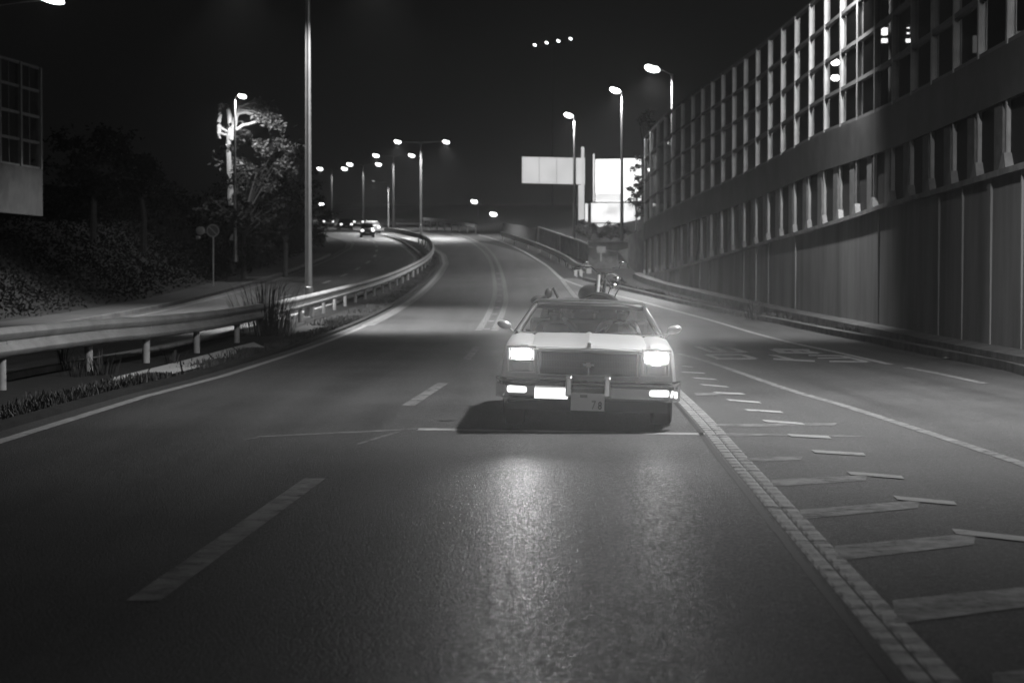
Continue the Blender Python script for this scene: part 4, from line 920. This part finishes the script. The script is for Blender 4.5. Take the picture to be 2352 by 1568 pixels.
for sx in (-1, 1):
    mb = MB()   # chrome housing framing two stacked lamps
    x0, x1 = (0.55, 0.862) if sx > 0 else (-0.862, -0.55)
    for z0, z1, a, b in ((0.842, 0.875, x0, x1), (0.575, 0.60, x0, x1), (0.712, 0.728, x0+0.03, x1-0.03)): mb.box((a, 0.05, z0), (b, 0.101, z1))
    mb.box((x0, 0.05, 0.601), (x0+0.03, 0.101, 0.841)); mb.box((x1-0.03, 0.05, 0.601), (x1, 0.101, 0.841))
    hz = P('headlamp_housing', mb, 'car_paint', bevel=0.006)
    mb = MB(); mb.box((x0+0.03, 0.086, 0.60), (x1-0.03, 0.1, 0.842)); P('reflector', mb, 'chrome_dull', hz)
    cx_ = (x0+x1)/2
    mb = MB(); mb.lathe((cx_, 0.084, 0.785), (0, -1, 0), [(0, 0.056), (0.02, 0.05), (0.032, 0.02)], 4) if 0 else mb.loft([[(cx_ + 0.112*(1.08 if sx > 0 else 1)*a*math.copysign(abs(math.cos(t))**0.75, math.cos(t)), y, 0.785 + 0.060*(1.25 if sx > 0 else 1)*a*math.copysign(abs(math.sin(t))**0.75, math.sin(t))) for t in [2*math.pi*q/28 for q in range(28)]] for y, a in ((0.086, 1.0), (0.066, 1.0), (0.056, 0.85), (0.052, 0.4))]); P('headlamp', mb, 'head', hz, smooth=True)
    mb = MB(); mb.box((cx_-0.1, 0.062, 0.608), (cx_+0.1, 0.085, 0.706)); P('headlamp', mb, 'lens_off', hz, bevel=0.02)
    e = RB @ Vector((cx_, 0.03, 0.785))
    d_ = Vector((-CARX - cx_*1.0, -CARY, 1.75)).normalized()
    lamp_light('headlamp_beam', e, 1100 if sx < 0 else 2600, hz, 15, 0.07, 0.9, Matrix.Rotation(0.036, 3, 'Z') @ d_)
    lamp_light('headlamp_dipped_beam', e, 210 if sx < 0 else 60, hz, 46, 0.07, 1.0, (0.06, -1, 0.125))
# bumper
mb = MB(); rings = []
for u in [-0.975 + 1.95*k/26 for k in range(27)]:
    a = abs(u)/0.975; yb = -0.09 + 0.05*a**2 + (0.32*max(0, (a-0.88)/0.12)**1.6)
    rings.append([(u, yb+0.05, 0.325), (u, yb+0.012, 0.345), (u, yb+0.015, 0.40), (u, yb-0.012, 0.455), (u, yb-0.018, 0.50), (u, yb+0.0, 0.525), (u, yb+0.06, 0.54), (u, yb+0.12, 0.53), (u, yb+0.12, 0.33)])
mb.loft(rings); bumper = P('bumper', mb, 'chrome', smooth=True)
mb = MB(); rings = []
for u in [-0.94 + 1.88*k/24 for k in range(25)]:
    a = abs(u)/0.975; yb = -0.115 + 0.05*a**2 + (0.30*max(0, (a-0.88)/0.12)**1.6)
    rings.append([(u, yb, 0.462), (u, yb, 0.488), (u, yb+0.02, 0.488), (u, yb+0.02, 0.462)])
mb.loft(rings); P('rub_strip', mb, 'black', bumper)
for sx in (-1, 1):
    mb = MB(); mb.loft([[(sx*0.2-0.035, -0.10, 0.36), (sx*0.2+0.035, -0.10, 0.36), (sx*0.2+0.035, -0.16, 0.37), (sx*0.2-0.035, -0.16, 0.37)], [(sx*0.2-0.035, -0.09, 0.58), (sx*0.2+0.035, -0.09, 0.58), (sx*0.2+0.028, -0.135, 0.56), (sx*0.2-0.028, -0.135, 0.56)]]); P('bumper_guard', mb, 'chrome_dull', bumper, bevel=0.012)
    mb = MB(); mb.box((sx*0.74-0.105, -0.088, 0.385), (sx*0.74+0.105, -0.04, 0.46)); P('turn_lamp', mb, 'turn', bumper, bevel=0.03)
mb = MB(); mb.add([(-0.55, -0.13, 0.355), (-0.53, -0.13, 0.345), (-0.23, -0.13, 0.338), (-0.215, -0.13, 0.35), (-0.215, -0.13, 0.43), (-0.24, -0.13, 0.44), (-0.53, -0.13, 0.42), (-0.555, -0.13, 0.41)], [tuple(range(8))]); mb.add([(-0.555, -0.125, 0.336), (-0.21, -0.125, 0.336), (-0.21, -0.08, 0.336), (-0.555, -0.08, 0.336), (-0.555, -0.125, 0.444), (-0.21, -0.125, 0.444), (-0.21, -0.08, 0.444), (-0.555, -0.08, 0.444)], [(0,3,2,1),(4,5,6,7),(0,1,5,4),(1,2,6,5),(2,3,7,6),(3,0,4,7)]); P('fog_lamp', mb, 'turn', bumper)
for k in range(3):
    mb = MB(); mb.box((-0.55, -0.125, 0.452+0.017*k), (-0.22, -0.112, 0.460+0.017*k)); P('fog_lamp_fin', mb, 'chrome', bumper)
mb = MB(); mb.box((0.90, -0.02, 0.37), (0.935, 0.03, 0.44)); P('side_lamp', mb, 'turn', bumper, bevel=0.01)
mb = MB(); mb.box((-0.175, -0.172, 0.225), (0.175, -0.165, 0.405)); plate = P('number_plate', mb, 'plate', bevel=0.003)
def txt(s_, x, z, size, m, sx=1.0):
    cu = bpy.data.curves.new('character', 'FONT'); cu.body = s_; cu.size = size; cu.extrude = 0.0006; cu.offset = 0.002; cu.align_x = 'CENTER'
    o = bpy.data.objects.new('tmp', cu); COL.objects.link(o); bpy.context.view_layer.update()
    me = bpy.data.meshes.new_from_object(o); bpy.data.objects.remove(o)
    me.transform(RB @ Matrix.Translation((x, -0.1735, z)) @ Matrix.Rotation(R(90), 4, 'X') @ Matrix.Scale(sx, 4, (1, 0, 0)))
    me.materials.clear(); me.materials.append(M[m]); q = bpy.data.objects.new('character', me); COL.objects.link(q); q.parent = plate
txt('7', 0.062, 0.245, 0.125, 'ink_pale', 0.75); txt('8', 0.128, 0.245, 0.11, 'ink', 0.75)
mb = MB(); mb.box((-0.08, -0.1735, 0.36), (-0.005, -0.1725, 0.39)); P('faded_mark', mb, 'ink_pale', plate)
# windscreen, pillars, roof
def arc(u, y0, d, hw): return y0 + d * (u/hw)**2
mb = MB(); n = 12; lo = []; hi = []
for k in range(n+1):
    t = -1 + 2*k/n; lo.append((0.80*t, 1.60 + 0.16*t*t, 0.968)); hi.append((0.595*t, 2.20 + 0.07*t*t, 1.285))
mb.loft([lo, hi], closed=False); P('windscreen', mb, 'window', smooth=True)
mb = MB(); mb.tube(lo, 0.011, 6); P('screen_trim', mb, 'chrome_dull')
mb = MB(); mb.tube(hi, 0.014, 6); P('header_trim', mb, 'trim')
for sx in (-1, 1):
    mb = MB(); mb.tube([(sx*0.815, 1.77, 0.955), (sx*0.72, 2.03, 1.12), (sx*0.61, 2.28, 1.285)], [0.032, 0.028, 0.026], 8); P('pillar', mb, 'vinyl', smooth=True)
    mb = MB(); mb.tube([(sx*0.835, 1.77, 0.965), (sx*0.742, 2.03, 1.125), (sx*0.63, 2.28, 1.30)], 0.008, 6); P('pillar_trim', mb, 'chrome_dull', smooth=True)
    # side glass and sail panels
    mb = MB(); mb.add([(sx*0.86, 1.85, 0.96), (sx*0.87, 3.2, 0.96), (sx*0.66, 3.15, 1.27), (sx*0.64, 2.3, 1.28)], [(0, 1, 2, 3)]); P('side_window', mb, 'window')
    mb = MB(); mb.loft([[(sx*0.90, 3.05, 0.94), (sx*0.66, 3.05, 1.30), (sx*0.60, 3.05, 1.28), (sx*0.80, 3.05, 0.94)], [(sx*0.905, 3.6, 0.94), (sx*0.72, 3.55, 1.2), (sx*0.67, 3.55, 1.18), (sx*0.82, 3.6, 0.94)], [(sx*0.91, 4.4, 0.935), (sx*0.90, 4.4, 0.95), (sx*0.83, 4.4, 0.95), (sx*0.83, 4.4, 0.935)]]); P('sail_panel', mb, 'vinyl', smooth=True)
    # mirror
    mb = MB(); mb.tube([(sx*0.87, 1.93, 0.97), (sx*0.93, 1.9, 1.02)], 0.016, 6); mb.ell((sx*0.965, 1.88, 1.045), (0.085, 0.07, 0.05), 14, 8, Matrix.Rotation(sx*R(-14), 4, 'Y')); P('wing_mirror', mb, 'trim', smooth=True)
mb = MB(); rings = []
for y, hw, z in ((2.19, 0.60, 1.286), (2.23, 0.625, 1.322), (2.4, 0.64, 1.345), (2.8, 0.645, 1.352), (3.1, 0.64, 1.335), (3.3, 0.63, 1.30)):
    rings.append([(-hw-0.02, y+0.05, z-0.045), (-hw+0.02, y+0.02, z-0.014), (-hw*0.6, y, z), (0, y-0.01, z+0.004), (hw*0.6, y, z), (hw-0.02, y+0.02, z-0.014), (hw+0.02, y+0.05, z-0.045), (0, y, z-0.05)])
mb.loft(rings); P('roof', mb, 'vinyl', smooth=True)
mb = MB(); mb.tube([(-0.66, 2.25, 1.275), (-0.635, 2.235, 1.300), (-0.595, 2.225, 1.318), (0.0, 2.205, 1.340), (0.595, 2.225, 1.318), (0.635, 2.235, 1.300), (0.66, 2.25, 1.275)], 0.007, 6); P('roof_trim', mb, 'chrome_dull', smooth=True)
mb = MB(); mb.add([(-0.62, 3.15, 0.98), (0.62, 3.15, 0.98), (0.55, 3.1, 1.28), (-0.55, 3.1, 1.28)], [(0, 1, 2, 3)]); P('rear_window', mb, 'window')
mb = MB(); mb.box((-0.76, 3.2, 0.6), (0.76, 3.26, 0.97)); P('cab_back', mb, 'vinyl')
mb = MB(); mb.box((-0.055, -0.09, 0.0), (0.055, 0.0, 0.0)) if 0 else None
# interior: dash, seat, steering wheel, mirror
mb = MB(); mb.box((-0.74, 1.78, 0.86), (0.74, 2.0, 0.955)); P('dashboard', mb, 'black', bevel=0.03)
mb = MB(); mb.box((-0.70, 2.45, 0.62), (0.70, 2.95, 0.72)); mb.box((-0.70, 2.9, 0.72), (0.70, 3.05, 1.12)); P('bench_seat', mb, 'seat', bevel=0.05)
mb = MB(); c = Vector((0.36, 2.2, 0.96)); ax = Vector((0, -0.85, 0.5)).normalized(); a_ = Vector((1, 0, 0)); b_ = ax.cross(a_)
mb.tube([c + (a_*math.cos(2*math.pi*k/24) + b_*math.sin(2*math.pi*k/24))*0.185 for k in range(25)], 0.013, 8); mb.tube([c - a_*0.18, c + a_*0.18], 0.012, 6); mb.tube([c, c + ax*0.25], 0.025, 8); P('steering_wheel', mb, 'black', smooth=True)
mb = MB(); mb.box((-0.11, 2.22, 1.2), (0.11, 2.24, 1.25)); mb.tube([(0, 2.23, 1.25), (0, 2.2, 1.29)], 0.008, 6); P('rear_view_mirror', mb, 'chrome', bevel=0.008)
# undercarriage and wheels
mb = MB(); mb.box((-0.84, 0.2, 0.2), (0.84, 5.1, 0.32)); mb.box((-0.5, 0.1, 0.24), (0.5, 0.3, 0.33)); P('underbody', mb, 'black')
for sx in (-1, 1):
    for y, in ((0.98,), (3.95,)):
        r = 0.345; x = sx*0.80
        mb = MB(); mb.lathe((x - 0.11, y, r), (1, 0, 0), [(0, 0.22), (0.0, 0.31), (0.02, 0.338), (0.05, r), (0.17, r), (0.2, 0.338), (0.22, 0.31), (0.22, 0.22)], 32); wh = P('wheel', mb, 'rubber', smooth=True, roll=False)
        mb = MB(); mb.lathe((x + sx*0.07, y, r), (sx, 0, 0), [(0, 0.22), (0.035, 0.215), (0.03, 0.16), (0.05, 0.07), (0.06, 0.01)], 24); P('hub_cap', mb, 'chrome', wh, smooth=True, roll=False)
# mud flap tag below the bumper
# ------------------------------------------------------------------ people in the cab
def skin_person(name, label, joints, edges, m, root_i, parts):
    me = bpy.data.meshes.new(name); me.from_pydata([j[:3] for j in joints], edges, [])
    o = bpy.data.objects.new(name, me); COL.objects.link(o)
    me.materials.append(M[m])
    mo = o.modifiers.new('skin', 'SKIN'); mo.use_smooth_shade = True
    for i, j in enumerate(joints):
        me.skin_vertices[0].data[i].radius = (j[3], j[4] if len(j) > 4 else j[3]); me.skin_vertices[0].data[i].use_root = (i == root_i)
    ss = o.modifiers.new('subd', 'SUBSURF'); ss.levels = 2; ss.render_levels = 2
    o.location = car.location; o.rotation_euler = car.rotation_euler
    return tag(o, label, 'person')
def person(ux, label, driver, lean=0.0, coat='cloth_pale'):
    J = [(ux, 2.75, 0.78, 0.15, 0.12), (ux, 2.80, 0.93, 0.14, 0.11), (ux+lean*0.3, 2.78, 1.05, 0.15, 0.10), (ux+lean*0.7, 2.75, 1.10, 0.05), (ux+lean, 2.72, 1.17, 0.07, 0.085), (ux+lean, 2.70, 1.235, 0.068, 0.085)]
    E = [(0,1),(1,2),(2,3),(3,4),(4,5)]
    for sx in (-1, 1):
        sh = len(J); J.append((ux+sx*0.19, 2.76, 1.04, 0.055))
        if driver or (sx > 0): el = (ux+sx*0.24, 2.52, 0.93); ha = (ux+sx*0.13, 2.28, 1.03 if driver else 1.08)
        else: el = (ux+sx*0.26, 2.6, 0.86); ha = (ux+sx*0.16, 2.42, 0.84)
        J.append(el + (0.04,)); J.append(ha + (0.026,)); J.append((ha[0]-sx*0.03, ha[1]-0.04, ha[2]+0.03, 0.026, 0.014))
        E += [(2, sh), (sh, sh+1), (sh+1, sh+2), (sh+2, sh+3)]
        for f in range(5):
            i = len(J); dx = (-2+f)*0.012*sx
            J.append((ha[0]-sx*0.03+dx, ha[1]-0.065 + (0.02 if f == 4 else 0), ha[2]+0.055-abs(f-1.5)*0.006, 0.008)); J.append((ha[0]-sx*0.03+dx*1.3, ha[1]-0.06, ha[2]+0.085-abs(f-1.5)*0.01, 0.007)); E += [(sh+3, i), (i, i+1)]
        k = len(J); J += [(ux+sx*0.1, 2.55, 0.77, 0.08), (ux+sx*0.12, 2.3, 0.80, 0.06), (ux+sx*0.12, 2.12, 0.5, 0.045), (ux+sx*0.12, 2.0, 0.45, 0.03)]
        E += [(0, k), (k, k+1), (k+1, k+2), (k+2, k+3)]
    o = skin_person('person', label, J, E, 'skin', 0, None)
    hx, hy, hz = ux+lean, 2.70, 1.215
    def ch(nm, mb, m): q = mb.build(nm, M[m], o, smooth=True); return q
    mb = MB(); mb.ell((hx, hy+0.035, hz+0.03), (0.085, 0.1, 0.085), 14, 8); ch('hair', mb, 'hair')
    mb = MB(); mb.ell((hx, hy-0.085, hz-0.005), (0.012, 0.018, 0.02), 8, 6); ch('nose', mb, 'skin')
    for sx in (-1, 1):
        mb = MB(); mb.ell((hx+sx*0.03, hy-0.077, hz+0.018), (0.012, 0.006, 0.006), 8, 6); ch('eye', mb, 'hair')
        mb = MB(); mb.ell((hx+sx*0.082, hy, hz), (0.01, 0.02, 0.03), 8, 6); ch('ear', mb, 'skin')
    mb = MB(); mb.box((hx-0.022, hy-0.088, hz-0.05), (hx+0.022, hy-0.078, hz-0.045)); ch('mouth', mb, 'hair')
    mb = MB(); mb.loft([[(ux+math.cos(t)*a, 2.785-0.0+math.sin(t)*b, z) for t in [2*math.pi*q/16 for q in range(16)]] for z, a, b in ((0.72, 0.19, 0.15), (0.9, 0.19, 0.145), (1.02, 0.22, 0.14), (1.07, 0.16, 0.11), (1.095, 0.075, 0.075))]); ch('jacket', mb, coat)
    return o
person(0.36, 'driver behind the windscreen on the right with both hands on the wheel', True, 0.06, 'cloth')
person(-0.36, 'passenger behind the windscreen on the left raising one pale-sleeved arm', False, -0.03, 'cloth')

# ------------------------------------------------------------------ motorcycle standing in the load bed
bike = thing('motorcycle', 'dark motorcycle with chrome handlebars standing in the bed of the pickup', 'motorcycle', (CARX + 0.17, CARY + 4.0, 0.62), 0.0)
def Bp(name, mb, m, parent=bike, smooth=True, bevel=0.0): return mb.build(name, M[m], parent, smooth, bevel)
fw = Vector((0.10, -0.28, 0.44)); yaw = R(48)       # front wheel centre, turned
ax = Vector((math.sin(yaw), -math.cos(yaw)*0 + math.cos(yaw), 0)); ax = Vector((math.sin(yaw)*0.55, 0.84, 0)).normalized()
mb = MB(); mb.lathe(fw - ax*0.055, ax, [(0, 0.24), (0, 0.29), (0.02, 0.325), (0.055, 0.34), (0.09, 0.325), (0.11, 0.29), (0.11, 0.24)], 40); w_ = Bp('front_wheel', mb, 'rubber')
mb = MB(); mb.lathe(fw - ax*0.03, ax, [(0, 0.01), (0.0, 0.235), (0.06, 0.235), (0.06, 0.01)], 32); Bp('rim', mb, 'black', w_)
mb = MB(); side = ax; fwd = Vector((0, 0, 1)).cross(ax).normalized()
a0 = [fw + (fwd*math.cos(t) + Vector((0, 0, 1))*math.sin(t))*0.345 for t in [R(20+q*12) for q in range(12)]]
mb.loft([[p - ax*0.06, p - ax*0.04 + (p-fw).normalized()*0.03, p + ax*0.04 + (p-fw).normalized()*0.03, p + ax*0.06, p + ax*0.05 - (p-fw).normalized()*0.01, p - ax*0.05 - (p-fw).normalized()*0.01] for p in a0]); Bp('mudguard', mb, 'car_dark')
tp = Vector((0.16, 0.0, 1.02))
for k in (-1, 1):
    o_ = ax*0.10*k; mb = MB(); mb.tube([fw + o_ , fw.lerp(tp, 0.45) + o_, tp + o_], [0.024, 0.024, 0.02], 10); Bp('fork', mb, 'concrete_light' if k < 0 else 'chrome')
bar = [(-0.20, 0.14, 1.10), (-0.14, 0.08, 1.12), (0.02, 0.02, 1.12), (0.10, 0.0, 1.05), (0.22, 0.0, 1.04), (0.30, 0.03, 1.05), (0.40, 0.12, 0.98), (0.46, 0.2, 0.93)]
mb = MB(); mb.tube(bar, 0.014, 8); hb = Bp('handlebar', mb, 'chrome')
mb = MB(); mb.tube([bar[0], (-0.10, 0.05, 1.125)], 0.021, 8); Bp('grip', mb, 'rubber', hb); mb = MB(); mb.tube([bar[-2], bar[-1]], 0.021, 8); Bp('grip', mb, 'rubber', hb)
for x in (-0.08, 0.37):
    mb = MB(); mb.tube([(x, 0.02, 1.1), (x-0.02, -0.05, 1.12), (x-0.09, -0.07, 1.11)], 0.006, 6); Bp('lever', mb, 'chrome', hb)
    mb = MB(); mb.tube([(x, 0.03, 1.1), (x+0.03, 0.04, 1.17)], 0.005, 6); mb.ell((x+0.035, 0.04, 1.175), (0.038, 0.012, 0.022), 12, 6); Bp('mirror', mb, 'chrome', hb)
mb = MB(); mb.ell((0.30, -0.06, 0.88), (0.055, 0.05, 0.045), 14, 8); Bp('headlamp', mb, 'chrome')
mb = MB(); mb.ell((0.34, -0.03, 0.98), (0.045, 0.04, 0.03), 12, 8); Bp('instrument', mb, 'chrome')
mb = MB(); mb.tube([(0.2, -0.02, 1.0), (0.27, -0.08, 0.9), (0.2, -0.1, 0.7)], 0.008, 6); mb.tube([(0.3, 0.0, 1.0), (0.36, -0.07, 0.85), (0.25, -0.05, 0.62)], 0.007, 6); Bp('cable', mb, 'black')
mb = MB(); mb.tube([(0.18, 0.05, 0.98), (-0.05, 0.45, 0.75), (-0.25, 0.85, 0.55)], 0.025, 8); mb.tube([(0.14, 0.05, 0.85), (0.0, 0.3, 0.4), (-0.3, 0.9, 0.35)], 0.022, 8); Bp('frame', mb, 'car_dark')
mb = MB(); mb.ell((0.04, 0.32, 0.78), (0.13, 0.3, 0.13), 16, 10, Matrix.Rotation(R(22), 4, 'Z')); Bp('tank', mb, 'car_dark')
mb = MB(); mb.ell((-0.2, 0.78, 0.68), (0.13, 0.32, 0.06), 16, 8, Matrix.Rotation(R(22), 4, 'Z')); Bp('saddle', mb, 'vinyl')
mb = MB(); mb.box((-0.2, 0.35, 0.25), (0.12, 0.7, 0.6)); Bp('engine', mb, 'chrome_dull', bevel=0.05)
mb = MB(); mb.lathe((-0.46, 1.1, 0.34), (0.9, 0.35, 0), [(0, 0.22), (0, 0.3), (0.06, 0.335), (0.12, 0.3), (0.12, 0.22)], 32); Bp('rear_wheel', mb, 'rubber')
mb = MB(); mb.ell((-0.60, 0.35, 0.69), (0.13, 0.10, 0.09), 14, 8); mb.tube([(-0.55, 0.3, 0.6), (-0.50, 0.3, 0.8), (-0.44, 0.32, 0.86), (-0.38, 0.34, 0.74)], 0.02, 6); mb.ell((-0.50, 0.28, 0.80), (0.05, 0.04, 0.065), 10, 8)
o = mb.build('duffel_bag', M['vinyl'], None, True); o.location = bike.location; tag(o, 'small dark bag with a raised strap behind the left part of the cab', 'bag')
mb = MB(); mb.xf = Matrix.Translation((CARX, CARY+4.2, 0)); mb.box((-0.68, -0.9, 0.605), (0.68, 1.0, 0.63)); P('bed_liner', MB(), 'black') if 0 else None

# ------------------------------------------------------------------ added scatter volume that imitates lens glow round the lamps
hz_m = bpy.data.materials.new('glow_volume'); n_, l_ = nodes_of(hz_m); n_.remove(n_['Principled BSDF'])
pv = n_.new('ShaderNodeVolumePrincipled'); pv.inputs['Color'].default_value = (.9, .9, .9, 1); pv.inputs['Density'].default_value = 0.0004; pv.inputs['Anisotropy'].default_value = 0.88
l_.new(pv.outputs[0], n_['Material Output'].inputs['Volume'])
mb = MB(); mb.box((-700, -40, -3), (700, 1700, 90)); hz_o = mb.build('glow_volume', hz_m); tag(hz_o, 'added scatter volume imitating lens glow round the lamps', 'glow_volume', kind='stuff')
sc.cycles.volume_bounces = 0
